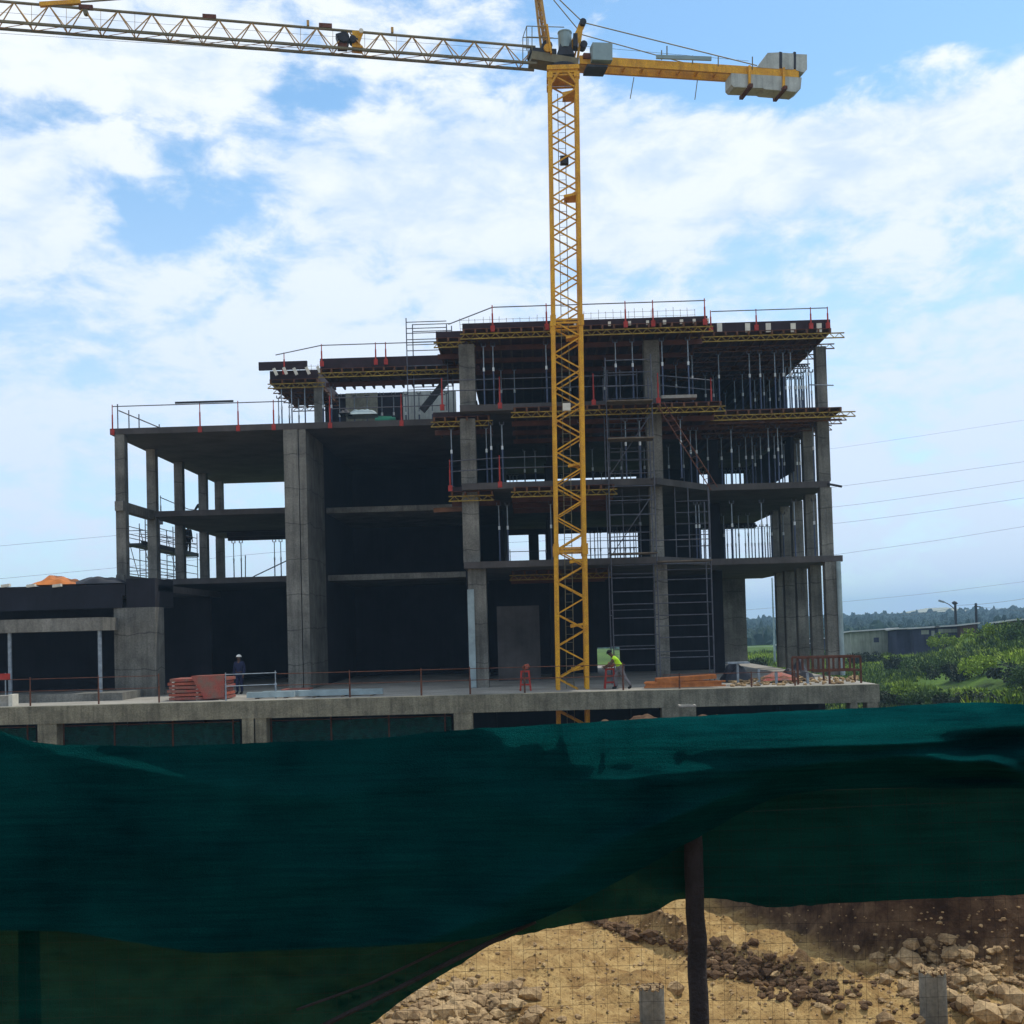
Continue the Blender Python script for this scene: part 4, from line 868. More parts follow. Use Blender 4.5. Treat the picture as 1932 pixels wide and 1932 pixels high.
def person(label, foot, pose, face, mats, sc=1.0, hat=True, vest=True):
    """pose in metres: x forward, y left, z up; face = heading angle"""
    t = thing('person', label, 'person', tuple(foot), 'workers on the site')
    R = Matrix.Rotation(face, 3, 'Z'); F = lambda p: R @ (Vector(p)*sc) + Vector(foot)
    J = pose
    names = ['pelvis', 'waist', 'chest', 'neck', 'chin', 'head', 'crown']
    rad = {'pelvis': (.14, .11), 'waist': (.13, .10), 'chest': (.16, .115), 'neck': .058, 'chin': .068, 'head': .092, 'crown': .07,
           'sl': .065, 'el': .045, 'wl': .032, 'hl': .036, 'sr': .065, 'er': .045, 'wr': .032, 'hr': .036,
           'tl': .095, 'kl': .062, 'al': .042, 'fl': .045, 'ol': .035, 'tr': .095, 'kr': .062, 'ar': .042, 'fr': .045, 'or': .035}
    ks = list(rad); idx = {k: i for i, k in enumerate(ks)}
    js = [[F(J[k]), rad[k] if isinstance(rad[k], tuple) else rad[k]] for k in ks]
    js = [(a, tuple(q*sc for q in b) if isinstance(b, tuple) else b*sc) for a, b in js]
    ed = [('pelvis', 'waist'), ('waist', 'chest'), ('chest', 'neck'), ('neck', 'chin'), ('chin', 'head'), ('head', 'crown'), ('chest', 'sl'), ('sl', 'el'), ('el', 'wl'), ('wl', 'hl'), ('chest', 'sr'), ('sr', 'er'), ('er', 'wr'), ('wr', 'hr'),
          ('pelvis', 'tl'), ('tl', 'kl'), ('kl', 'al'), ('al', 'fl'), ('fl', 'ol'), ('pelvis', 'tr'), ('tr', 'kr'), ('kr', 'ar'), ('ar', 'fr'), ('fr', 'or')]
    ed = [(idx[a], idx[b]) for a, b in ed]
    # fingers and nose
    for h, w in (('hl', 'wl'), ('hr', 'wr')):
        d = (Vector(J[h])-Vector(J[w])).normalized(); s_ = d.cross(Vector((0, 1, 0))); s_ = s_.normalized() if s_.length > .1 else Vector((1, 0, 0))
        for q in range(5):
            o_ = s_*(.03*(q-1.5)) if q < 4 else s_*-.055
            L_ = (.07, .085, .08, .06, .03)[q]; js.append((F(Vector(J[h])+d*.03+o_*(1 if q < 4 else .6)), .010*sc)); js.append((F(Vector(J[h])+d*(.03+L_)+o_+Vector((0, .015, -.005))), .008*sc))
            n_ = len(js); ed += [(idx[h], n_-2), (n_-2, n_-1)]
    hd = Vector(J['head']); fw = Vector(J.get('look', (1, 0, 0))); js.append((F(hd+fw*.10+Vector((0, 0, -.01))), .016*sc)); ed.append((idx['head'], len(js)-1))
    skin_mesh('body', js, ed, 'skin', t, 2)
    def part(nm, ks2, grow, m):
        sub = [k for k in ks2]; ii = {k: i for i, k in enumerate(sub)}
        jj = []
        for k in sub:
            r = rad.get(k.split('~')[0], .05); pos = Vector(J[k.split('~')[0]])
            if '~' in k: o2 = Vector(J[k.split('~')[1]]); pos = pos.lerp(o2, .45); r = .05
            r = tuple((q+grow)*sc for q in r) if isinstance(r, tuple) else (r+grow)*sc; jj.append((F(pos), r))
        full = {k: k for k in sub}
        ee = []
        chain = [('pelvis', 'waist'), ('waist', 'chest'), ('chest', 'sl'), ('chest', 'sr'), ('sl', 'el'), ('sr', 'er'), ('pelvis', 'tl'), ('pelvis', 'tr'), ('tl', 'kl'), ('tr', 'kr'), ('kl', 'al'), ('kr', 'ar'), ('sl', 'sl~el'), ('sr', 'sr~er'), ('al', 'fl'), ('fl', 'ol'), ('ar', 'fr'), ('fr', 'or'), ('el', 'wl'), ('er', 'wr')]
        for a, b in chain:
            if a in ii and b in ii: ee.append((ii[a], ii[b]))
        skin_mesh(nm, jj, ee, m, t, 2)
    part('trousers', ['pelvis', 'tl', 'kl', 'al', 'tr', 'kr', 'ar'], .016, mats[1])
    part('vest' if vest else 'jacket', (['pelvis', 'waist', 'chest', 'sl', 'sr', 'sl~el', 'sr~er'] if vest else ['pelvis', 'waist', 'chest', 'sl', 'sr', 'el', 'er', 'wl', 'wr']), .032, mats[0])
    for f, o_ in (('fl', 'ol'), ('fr', 'or')): part('boot', ['al', 'fl', 'ol'] if f == 'fl' else ['ar', 'fr', 'or'], .014, 'black')
    up = (Vector(J['crown'])-Vector(J['chin'])).normalized(); hc = F(Vector(J['head'])+up*.05); up = R @ up; fw2 = R @ fw
    q = up.to_track_quat('Z', 'X').to_matrix(); mb = MB(); n = 14; rr = .128*sc
    for j in range(6):
        th = j/5*math.pi/2
        for i in range(n): mb.v.append(hc+q @ Vector((rr*math.cos(th)*math.cos(2*math.pi*i/n), rr*math.cos(th)*math.sin(2*math.pi*i/n), rr*.95*math.sin(th))))
    mb.f = [(j*n+i, j*n+(i+1) % n, (j+1)*n+(i+1) % n, (j+1)*n+i) for j in range(5) for i in range(n)]
    bi = len(mb.v)
    for i in range(n):
        d = q @ Vector((math.cos(2*math.pi*i/n), math.sin(2*math.pi*i/n), 0)); mb.v.append(hc+d*rr*(1.12+.25*max(0, d.dot(fw2))))
    mb.f += [(i, (i+1) % n, bi+(i+1) % n, bi+i) for i in range(n)]
    obj('helmet' if hat else 'cap', mb, mats[2], t, smooth=True)
    return t
def stand(**k):
    J = dict(pelvis=(0, 0, .95), waist=(0, 0, 1.1), chest=(.0, 0, 1.34), neck=(0, 0, 1.50), chin=(.02, 0, 1.56), head=(.02, 0, 1.64), crown=(.01, 0, 1.71),
             sl=(0, .19, 1.42), el=(-.02, .25, 1.14), wl=(.06, .25, .90), hl=(.08, .24, .83), sr=(0, -.19, 1.42), er=(-.02, -.25, 1.14), wr=(.06, -.25, .90), hr=(.08, -.24, .83),
             tl=(0, .10, .90), kl=(.02, .11, .50), al=(-.02, .12, .09), fl=(.05, .12, .045), ol=(.17, .13, .04), tr=(0, -.10, .90), kr=(.02, -.11, .50), ar=(-.02, -.12, .09), fr=(.05, -.12, .045))
    J['or'] = (.17, -.13, .04); J.update(k); return J
# worker in the yellow vest, leaning forward over the red barrier, one leg stretched back
runp = stand(pelvis=(0, 0, .84), waist=(.07, 0, .98), chest=(.20, 0, 1.18), neck=(.30, 0, 1.31), chin=(.35, 0, 1.35), head=(.40, 0, 1.41), crown=(.42, 0, 1.48),
             sl=(.24, .19, 1.24), el=(.42, .22, 1.04), wl=(.60, .15, .92), hl=(.67, .13, .90), sr=(.24, -.19, 1.24), er=(.36, -.24, .98), wr=(.54, -.18, .86), hr=(.61, -.16, .84),
             tl=(0, .10, .80), kl=(-.14, .12, .46), al=(-.38, .12, .13), fl=(-.36, .12, .06), ol=(-.25, .12, .035), tr=(.02, -.10, .80), kr=(.22, -.11, .46), ar=(.17, -.11, .09), fr=(.23, -.11, .045))
runp['or'] = (.35, -.12, .04)
q = W(1172, 1297, 45.6)
person('person in a lime yellow safety vest leaning forward over the red barrier on the deck', (q.x, 45.6, ZD), runp, math.pi, ('vest', 'trous', 'black'), 1.0, True, True)
q = W(452, 1290, 49.5)
person('person in navy overalls and a white helmet standing in the shade of the deck', (q.x, 49.5, ZD), stand(), -math.pi/2-.3, ('navy', 'navy', 'hat'), .95, True, False)
q = W(379, 960, 66)
person('person seen as a silhouette on the third floor between left wing columns', (q.x-.1, 66.4, Z2), stand(sl=(.03, .2, 1.40), el=(.2, .24, 1.18), wl=(.36, .16, 1.1), hl=(.42, .12, 1.1)), 2.6, ('black', 'black', 'black'), 1.0, True, False)
q = W(366, 1020, 66)
person('person seen as a silhouette on the walkway of the left side scaffold', (-20.2, 67.2, E+4.9), stand(), -.6, ('black', 'black', 'black'), 1.0, True, False)

# ------------------------------------------------------------------ things lying on the deck
def stack(px0, px1, py0, Y, n, dep, m, label, tilt=0, hgt_=.11, z=None, name='panel_stack', gap=.035):
    a, b = X(px0, Y, py0), X(px1, Y, py0); t = thing(name, label, 'stack', (a/2+b/2, Y, z or ZD), None); zz_ = z or ZD
    for i in range(n):
        o = random.uniform(-.06, .06); mb = MB()
        mb.box(a+o, b+o, Y+random.uniform(-.05, .05), Y+dep, zz_+gap, zz_+gap+hgt_); obj('panel', mb, m[i % len(m)], t)
        for k in (0.08, .5, .9): xx = a+(b-a)*k; obj('spacer', MB().box(xx-.05, xx+.05, Y+.02, Y+dep-.02, zz_, zz_+gap-.001), 'white', t)
        zz_ += hgt_+gap+.001
    return t
M['redp'] = mat('red_panel', (.33, .05, .035), .7, .45, 3.0, col2=(.17, .12, .09), fine=.3)
M['redq'] = mat('salmon_panel', (.36, .09, .055), .7, .35, 3.0, fine=.3)
stack(318, 425, 1300, 45.3, 6, 1.5, ('redp', 'redq', 'redp'), 'tall stack of red and salmon panels on the left part of the deck')
q = W(370, 1280, 45.2)
single('wrapped_sheet', MB().add([(q.x-.2, 45.15, ZD+.98), (q.x+1.15, 45.15, ZD+1.0), (q.x+1.12, 45.12, ZD+.12), (q.x+.35, 45.12, ZD+.05), (q.x-.15, 46.2, ZD+.97), (q.x+1.1, 46.2, ZD+.99)], [(0, 3, 2, 1), (0, 1, 5, 4)]), 'redp', 'red sheet draped over the front of the red panel stack', 'sheet')
stack(531, 582, 1298, 47, 3, 1.2, ('redp', 'redq'), 'low stack of thin red boards at the foot of the tall pier', hgt_=.05)
q0, q1 = X(465, 45.2, 1308), X(720, 45.2, 1308)
t = thing('long_beam_stack', 'long pale beams lying flat on the deck left of centre', 'beams', (q0/2+q1/2, 45.2, ZD))
for i, (a, b) in enumerate(((q0, q0+1.9), (q0+2.0, q1), (q0+.5, q1-.9))): obj('beam', MB().box(a, b, 45.2+.3*i, 45.42+.3*i, ZD+.05, ZD+.27), 'sheet', t)
for k in range(5): xx = q0+.4+(q1-q0-.8)*k/4; obj('bearer', MB().box(xx-.05, xx+.05, 45.1, 46.2, ZD, ZD+.048), 'plank', t)
# orange formwork girders on the deck
a, b = X(1232, 44.9, 1290), X(1352, 44.9, 1290)
t = thing('girder_stack', 'orange timber girders stacked on the deck right of the worker', 'girders', (a/2+b/2, 45, ZD))
M['orange'] = mat('orange_timber', (.42, .14, .035), .6, .3, 4, fine=.2)
for i in range(4): obj('girder', MB().box(a-.35+i*.05, b+.35-i*.25, 44.85+.28*i, 44.97+.28*i, ZD+.04, ZD+.10).box(a-.3+i*.05, b+.2-i*.2, 44.89+.28*i, 44.93+.28*i, ZD+.101, ZD+.2).box(a-.35+i*.05, b+.35-i*.25, 44.85+.28*i, 44.97+.28*i, ZD+.201, ZD+.26), 'orange', t)
for i in range(3): obj('girder', MB().beam((a+.15, 44.9+.3*i, ZD+.32), (b-.0, 44.9+.3*i, ZD+.42), .12, .16), 'orange', t)
# red barriers
def barrier(px, label, w=.42):
    q = W(px, 1280, 46); t = thing('red_barrier', label, 'barrier', (q.x, 46, ZD), 'red barriers beside the mast')
    for s_ in (-1, 1): obj('leg', MB().beam((q.x+s_*w/2, 46, ZD), (q.x+s_*w*.35, 46, ZD+.78), .07, .07), 'red', t); obj('leg', MB().beam((q.x+s_*w/2, 46.5, ZD), (q.x+s_*w*.35, 46.1, ZD+.78), .05, .05), 'red', t)
    for h_ in (.25, .5, .78): obj('bar', MB().beam((q.x-w*.45, 46, ZD+h_), (q.x+w*.45, 46, ZD+h_), .05, .07), 'red', t)
    obj('bag', MB().rock((q.x+.05, 46.1, ZD+.95), .17, px), 'redq', t)
barrier(991, 'red steel barrier frame on the deck left of the mast'); barrier(1151, 'red steel barrier frame before the leaning worker')
# right hand deck end: brown rack, trestles, debris
xa, xb = X(1505, 45.2, 1265), X(1624, 45.2, 1265)
t = thing('steel_rack', 'rusty brown steel rack standing on the right end of the deck', 'rack', (xa, 45.2, ZD))
zt_ = ZD+1.05; zm_ = ZD+.52
for s_ in (0, .9):
    obj('rail', MB().beam((xa, 45.2+s_, zt_), (xb, 45.2+s_, zt_), .07, .09), 'rust', t); obj('rail', MB().beam((xa+.6, 45.2+s_, zm_), (xb, 45.2+s_, zm_), .06, .08), 'rust', t)
    for i in range(7): xx = xa+(xb-xa)*i/6; obj('upright', MB().beam((xx, 45.2+s_, ZD if i in (0, 3, 6) else zm_), (xx, 45.2+s_, zt_), .07, .07), 'rust', t)
xa2 = X(1392, 46, 1270)
t = thing('trestle', 'small trestle table on a single leg at the right of the deck', 'trestle', (xa2, 46, ZD)); obj('top', MB().box(xa2-.42, xa2+.45, 45.8, 46.3, ZD+.86, ZD+.93), 'galv', t); obj('leg', MB().tube((xa2, 46, ZD), (xa2, 46, ZD+.86), .05), 'galv', t); obj('foot', MB().box(xa2-.25, xa2+.25, 45.95, 46.05, ZD, ZD+.03), 'galv', t)
for k, px in enumerate((1432, 1465, 1524)):
    xx = X(px, 45.8, 1275); single('short_post', MB().box(xx-.05, xx+.05, 45.8, 45.9, ZD, ZD+.62-.1*k).box(xx-.09, xx+.09, 45.76, 45.94, ZD, ZD+.02), 'galv', nth(k)+' short pale post from the left in the debris at the right of the deck', 'post', 'short posts in the deck debris')
rn = random.Random(5)
mbd = MB()
for i in range(170):
    px = rn.uniform(1380, 1620); yy = rn.uniform(44.7, 50); xx = X(px, yy, 1280); mbd.rock((xx, yy, ZD+.03), rn.uniform(.04, .13), i)
for i in range(46):
    px = rn.uniform(1385, 1520); yy = rn.uniform(45.6, 49); xx = X(px, yy, 1280); an_ = rn.uniform(0, 3.1); l = rn.uniform(.3, .9); mbd.beam((xx, yy, ZD+rn.uniform(.03, .3)), (xx+l*math.cos(an_), yy+l*math.sin(an_), ZD+rn.uniform(.03, .25)), .08, .03)
tag(obj('rubble', mbd, 'rock'), 'broken concrete and offcuts scattered on the right end of the deck', 'rubble', kind='stuff')
heap(1368, 1425, 1285, .85, 48, 1.6, 5, 'tarp_d', 'tarpaulin', 'black tarpaulin heap behind the trestle at the foot of the rear wall', 'tarpaulin')
heap(1440, 1508, 1284, .42, 46.8, 1.1, 6, 'redp', 'tarpaulin', 'red tarpaulin lying in the debris before the right hand columns', 'tarpaulin')
heap(1478, 1540, 1282, .8, 47.5, 1.2, 9, 'tarp_d', 'tarpaulin', 'dark tarpaulin heap behind the rusty rack', 'tarpaulin')
# things on the left wing roof
q0, q1 = W(708, 777, 53), W(746, 777, 53)
single('tarpaulin_roll', MB().tube((q0.x, 53, Z3+.16), (q1.x, 53, Z3+.17), .16, 12).tube((q0.x+.1, 53.2, Z3+.32), (q1.x-.2, 53.2, Z3+.3), .11, 10), 'tarp_g', 'green rolled tarpaulin on the left wing roof slab', 'roll')
heap(650, 712, 781, .42, 53.2, 1.2, 12, 'sheet', 'sheeting', 'crumpled pale sheeting on the left wing roof left of the green roll', 'sheeting')
heap(638, 660, 779, .3, 53.0, .9, 15, 'tarp_d', 'tarpaulin', 'small black bundle on the left wing roof beside the pale sheeting', 'tarpaulin')
for k, (px, yv, Y, zf) in enumerate(((1250, 752, 48.9, Z3),)):
    a, b = X(1248, Y, 750), X(1315, Y, 750); single('concrete_upstand', MB().box(a, b, Y, Y+.6, Z3+.002, Z3+.14), 'conc_top', 'pale concrete strip on the fourth floor edge right of centre', 'concrete strip')

# ------------------------------------------------------------------ foreground fence and shade net
YF = 5.0
fn = thing('wire_fence', 'sagging wire mesh fence with two dark timber posts in the foreground', 'fence', (0, YF, 4.1))
def post(pxt, pyt, pxb, YP, r=.04):
    a = W(pxt, pyt, YP); b = W(pxb, 1932, YP); d = (b-a)/(a.z-b.z); b = a+d*(a.z-3.85)
    mb = MB(); n = 30; k = 16
    for i in range(n+1):
        c = a.lerp(b, i/n)+Vector((noise.noise((i*.4, 0, pxt))*.008, 0, 0))
        for j in range(k):
            t = 2*math.pi*j/k; rr = r*(.94+.1*i/n+.05*noise.noise((math.cos(t)*2, math.sin(t)*2, i*.25))); mb.v.append((c.x+rr*math.cos(t), c.y+rr*math.sin(t), c.z))
    mb.f = [(i*k+j, i*k+(j+1) % k, (i+1)*k+(j+1) % k, (i+1)*k+j) for i in range(n) for j in range(k)]+[tuple(range(k))]
    obj('post', mb, 'timber', fn, smooth=True)
post(1300, 1390, 1320, YF+.05, .042); post(50, 1400, 57, YF+.18, .046)
mb = MB(); mh = MB()
ztp = W(966, 1400, YF).z
x = X(-420, YF); xe = X(2380, YF); 
while x < xe:
    pts = []
    for k in range(14):
        z_ = ztp-1.45*k/13; pts.append((x+.008*noise.noise((x*3, z_*3, 0)), YF+.03*noise.noise((x, z_, 4)), z_))
    mb.path(pts, .0005, 4); x += .051
for r_ in range(18):
    pts = []; x = X(-420, YF); z_ = ztp-.082*r_
    while x < xe: pts.append((x, YF+.03*noise.noise((x, z_, 4)), z_+.012*noise.noise((x*.9, r_, 1))-.0275*0+x*.004)); x += .12
    mb.path(pts, .0007, 4)
obj('wire_mesh', mb, 'wire', fn)
TOP = [(-80, 1372), (0, 1378), (28, 1386), (45, 1394), (65, 1402), (120, 1405), (300, 1409), (500, 1401), (700, 1394), (880, 1376), (1000, 1369), (1180, 1358), (1350, 1349), (1500, 1341), (1650, 1335), (1800, 1326), (1860, 1325), (1932, 1329), (2010, 1335)]
HEM = [(-80, 1757), (0, 1755), (130, 1757), (250, 1778), (380, 1799), (560, 1791), (750, 1784), (900, 1772), (1000, 1742), (1067, 1716), (1109, 1692), (1168, 1663), (1250, 1616), (1327, 1574), (1416, 1524), (1470, 1502), (1546, 1490), (1700, 1486), (1932, 1488), (2010, 1488)]
BOT = [(-80, 2090), (450, 2090), (700, 1932), (780, 1872), (880, 1812), (920, 1785), (960, 1769), (1080, 1743), (1180, 1728), (1232, 1724), (1252, 1710), (1275, 1696), (1340, 1694), (1390, 1700), (1450, 1713), (1600, 1703), (1700, 1698), (1932, 1688), (2010, 1686)]
def sheet(name, label, topf, botf, yb, bulge, m, nu, nv, x0, x1, ymod):
    mb = MB()
    for j in range(nv+1):
        v = j/nv
        for i in range(nu+1):
            px = x0+(x1-x0)*i/nu; yt, yb_ = topf(px), botf(px); py = yt+(yb_-yt)*v
            p0 = W(px, py, yb); d = bulge(px, v, p0); p1 = W(px, py+ymod(px, py), yb-d); mb.v.append(tuple(p1))
    w = nu+1; mb.f = [(j*w+i, j*w+i+1, (j+1)*w+i+1, (j+1)*w+i) for j in range(nv) for i in range(nu)]
    return single(name, mb, m, label, 'shade net', 'green shade nets on the fence', True)
def gauss(px, py, cx, cy, sx, sy, ang=0):
    dx, dy = px-cx, py-cy; c, s_ = math.cos(ang), math.sin(ang); u = (dx*c+dy*s_)/sx; w = (-dx*s_+dy*c)/sy; return math.exp(-u*u-w*w)
FOLDS = [(1180, 1588, 360, 24, -.42, .040), (1000, 1690, 380, 26, -.40, .036), (900, 1745, 330, 12, -.30, .018), (1330, 1520, 260, 11, -.35, .020), (1450, 1455, 330, 9, -.12, .014), (1250, 1462, 260, 12, -.10, .016), (1650, 1432, 240, 9, -.08, .016),
         (1020, 1400, 9, 34, .15, .018), (1066, 1396, 8, 30, -.1, .018), (1145, 1402, 7, 40, .1, .012), (1195, 1392, 14, 30, .2, .016), (1290, 1400, 10, 34, .2, .010), (960, 1420, 16, 34, .35, .012),
         (520, 1500, 300, 30, .10, .014), (350, 1620, 330, 26, .05, .012), (650, 1650, 320, 24, -.15, .014), (250, 1450, 200, 14, .18, .010), (760, 1480, 240, 18, -.12, .012), (100, 1560, 16, 160, .05, .012)]
def bulgeB(px, v, p):
    py = TOPf(px)+(HEMf(px)-TOPf(px))*v
    k = .03+.17*ss(px, 800, 1400)
    prof = math.sin(math.pi*v**.85)
    d = k*prof+.04
    # drag folds running up to the right, pleats hanging from the top line
    u = (px*.92+py*.38)/1000; w = (-px*.30+py*.95)/1000
    g_ = .25+.75*ss(px, 700, 1100)
    d += g_*(.026*noise.noise((u*2.5, w*11, 1))*ss(v, 0, .3) + .007*noise.noise((u*5, w*26, 5))*ss(v, 0, .25) + .0022*noise.noise((px*.02, py*.05, 8)))+.0007*noise.noise((px*.11, py*.13, 2))+.010*g_*noise.noise((px*.006, py*.016, 6))*ss(v, 0, .1)
    pl = ss(px, 850, 980)*(1-ss(px, 1250, 1400)); d += pl*.022*max(0, 1-v*2.6)*noise.noise((px*.022, v*1.5, 2))
    for (cx, cy, sx, sy, an, am) in FOLDS: d += am*gauss(px, py, cx, cy, sx, sy, an)
    # gathered knot at the far right
    d += .10*gauss(px, py, 1830, 1437, 95, 14, .05)+.09*gauss(px, py, 1905, 1452, 55, 12, .5)-.16*gauss(px, py, 1890, 1400, 90, 17, -.12)-.10*gauss(px, py, 1860, 1468, 120, 10, .02)
    d += .03*gauss(px, py, 1650, 1405, 200, 7, -.03)
    return d
TOPf = lambda q: slerp(TOP, q, 22); HEMf = lambda q: slerp(HEM, q, 30); BOTf = lambda q: slerp(BOT, q, 14)
sheet('shade_net', 'broad dark green shade net slung over the fence, billowing across the whole foreground', TOPf, HEMf, 4.93, bulgeB, 'net', 520, 90, -420, 2380, lambda px, py: 1.6*noise.noise((px*.03, py*.02, 1)))
def bulgeA(px, v, p):
    py = TOPf(px)+(BOTf(px)-TOPf(px))*v
    d = -.08+.02*noise.noise((px*.006, py*.006, 11))+.010*noise.noise((px*.02, py*.03, 12))
    for (cx, cy, sx, sy, an, am) in ((820, 1836, 330, 26, -.44, .06), (700, 1850, 300, 20, -.40, -.03), (560, 1880, 300, 24, -.36, .03), (1120, 1718, 150, 14, -.2, .02)): d += am*gauss(px, py, cx, cy, sx, sy, an)
    return d
sheet('shade_net', 'thinner green shade net hanging behind the posts, dirt showing below its ragged hem', lambda q: TOPf(q)+12, BOTf, 5.02, bulgeA, 'net_back', 380, 60, -420, 2380, lambda px, py: 3.0*noise.noise((px*.05, 3, 1))*ss(py, 1650, 1720))
# cords pulled tight across the torn part of the net
t = thing('cord', 'dark cord running slantwise down the torn net left of the bare dirt', 'cord', tuple(W(640, 1900, 4.97)), 'cords on the net')
obj('strand', MB().path([W(1010, 1738, 4.96), W(900, 1790, 4.97), W(780, 1850, 4.97), W(560, 1960, 4.97)], .011, 6), 'timber', t)
t = thing('cord', 'thin upper cord crossing the left part of the torn net', 'cord', tuple(W(500, 1880, 4.97)), 'cords on the net')
obj('strand', MB().path([W(1000, 1737, 4.95), W(870, 1775, 4.96), W(700, 1855, 4.96), W(560, 1905, 4.96)], .006, 6), 'timber', t)

# ------------------------------------------------------------------ pit: pile stubs, boulders, rubble
def on_ground(px, py, lo=14, hi=60):
    d = (W(px, py, 10)-Vector((0, 0, E)))/10
    Y = lo
    while Y < hi:
        z = E+d.z*Y
        if z < hgt(d.x*Y, Y): break
        Y += .05
    return Vector((d.x*Y, Y, hgt(d.x*Y, Y)))
def pile(pxc, pyt, Y, r, label):
    p = W(pxc, pyt, Y); z0 = hgt(p.x, Y)-.2; t = thing('concrete_pile', label, 'pile', (p.x, Y, z0+.2), 'broken off piles in the pit'); mb = MB(); n = 28
    for j in range(9):
        v = j/8
        for i in range(n):
            a = 2*math.pi*i/n; z = z0+(p.z-z0)*v; rr = r*(1+.02*noise.noise((math.cos(a)*2, math.sin(a)*2, z*3)))
            if j == 8: z += .07*noise.noise((math.cos(a)*3, math.sin(a)*3, pxc))
            mb.v.append((p.x+rr*math.cos(a), Y+rr*math.sin(a), z))
    mb.f = [(j*n+i, j*n+(i+1) % n, (j+1)*n+(i+1) % n, (j+1)*n+i) for j in range(8) for i in range(n)]
    obj('shaft', mb, 'conc', t, smooth=True)
    mb = MB(); rn = random.Random(pxc)
    mb.poly([(p.x+r*.93*math.cos(2*math.pi*i/20), Y+r*.93*math.sin(2*math.pi*i/20)) for i in range(20)], p.z-.12, p.z-.03)
    for i in range(30): a = rn.uniform(0, 6.28); q = r*math.sqrt(rn.random())*.9; mb.rock((p.x+q*math.cos(a), Y+q*math.sin(a), p.z-.0), rn.uniform(.02, .055), i)
    obj('broken_top', mb, 'rock', t)
    mb = MB()
    for i in range(6): a = i*1.05+.3; mb.tube((p.x+r*.7*math.cos(a), Y+r*.7*math.sin(a), p.z-.05), (p.x+r*.72*math.cos(a)+rn.uniform(-.03, .03), Y+r*.7*math.sin(a), p.z+rn.uniform(.02, .07)), .008, 5)
    obj('rebar_end', mb, 'rust', t)
pile(1229, 1862, 17.0, .185, 'broken concrete pile stub standing in the pit beside the timber post')
pile(1759, 1834, 17.2, .195, 'grey concrete pile stub in the pit before the boulder heap at right')
rn = random.Random(21)
def boulder(px, py, s, label, group, m='rock', seed=None, sq=(1, 1, .8), dz=0):
    p = on_ground(px, py); r = s*p.y/2150/2; mb = MB()
    sd = seed or int(px*7+py); mb.rock((p.x, p.y, p.z+r*.4+dz), r*1.05, sd, sq)
    o = single('boulder', mb, m, label, 'boulder', group)
    return o
for k, (px, py, s) in enumerate(((1672, 1838, 26), (1690, 1812, 34), (1715, 1808, 52), (1738, 1822, 36), (1760, 1800, 26), (1798, 1800, 44), (1812, 1838, 30), (1840, 1835, 36), (1868, 1842, 34), (1893, 1862, 34), (1708, 1850, 30), (1850, 1862, 26))):
    boulder(px, py+18, s, nth(k)+' boulder from the left in the rubble heap at the foot of the right bank', 'boulders in the heap by the bank')
for k, (px, py, s) in enumerate(((1728, 1790, 34), (1800, 1778, 40), (1765, 1785, 30), (1840, 1812, 26))):
    q = on_ground(px, py+38); r = s*q.y/2150/2
    single('boulder', MB().rock((q.x, q.y+.25, W(px, py, q.y).z), r*1.1, 300+k), 'rock', nth(k)+' boulder from the left perched on top of the right hand rubble heap', 'boulder', 'boulders on top of the right heap')
for k, (px, py, s) in enumerate(((1276, 1868, 38), (1560, 1905, 22), (1795, 1880, 34), (1820, 1900, 44), (1862, 1925, 60), (1920, 1895, 56), (1905, 1925, 50), (1672, 1925, 40), (1745, 1925, 30))):
    boulder(px, py+6, s, ['pale pointed boulder just right of the left pile stub', 'flat dark boulder at the bottom between post and right stub', 'boulder touching the right side of the grey pile stub', 'squat boulder right of the grey pile stub', 'large angular boulder in the bottom right corner', 'dark boulder at the right edge of the picture', 'broken boulder low at the right edge', 'dark slab like boulder at the bottom left of the grey stub', 'boulder at the foot of the grey pile stub'][k], 'single boulders in the pit')
bl = [(rn.uniform(720, 1010), rn.uniform(1850, 1945)) for _ in range(70)]
bl = sorted([(x, y) for x, y in bl if y > 1932-(x-700)*.55+25 or x > 820][:26])
for k, (px, py) in enumerate(bl): boulder(px, py, rn.uniform(20, 42), nth(k)+' stone from the left in the pale rubble below the torn net', 'stones in the rubble below the torn net', sq=(1.1, 1, .7))
mb = MB()
for i in range(2000):
    c = rn.random()
    sz = .05
    if c < .30: px, py = rn.gauss(860, 75), rn.gauss(1905, 24)
    elif c < .52: px, py = rn.gauss(1790, 70), rn.gauss(1850, 26)
    elif c < .54: t_ = rn.random(); px, py = 1330+230*t_+rn.gauss(0, 14), 1808+74*t_+rn.gauss(0, 8)
    else: px, py, sz = rn.uniform(700, 1960), rn.uniform(1720, 1950), .014
    if py < 1690: continue
    p = on_ground(px, py); mb.rock((p.x, p.y, p.z+.01), abs(rn.gauss(.0, sz))+.013, i, (1.1, 1, .7))
tag(obj('rubble', mb, 'rock'), 'small stones and clods scattered over the sunlit dirt of the pit', 'rubble', kind='stuff')

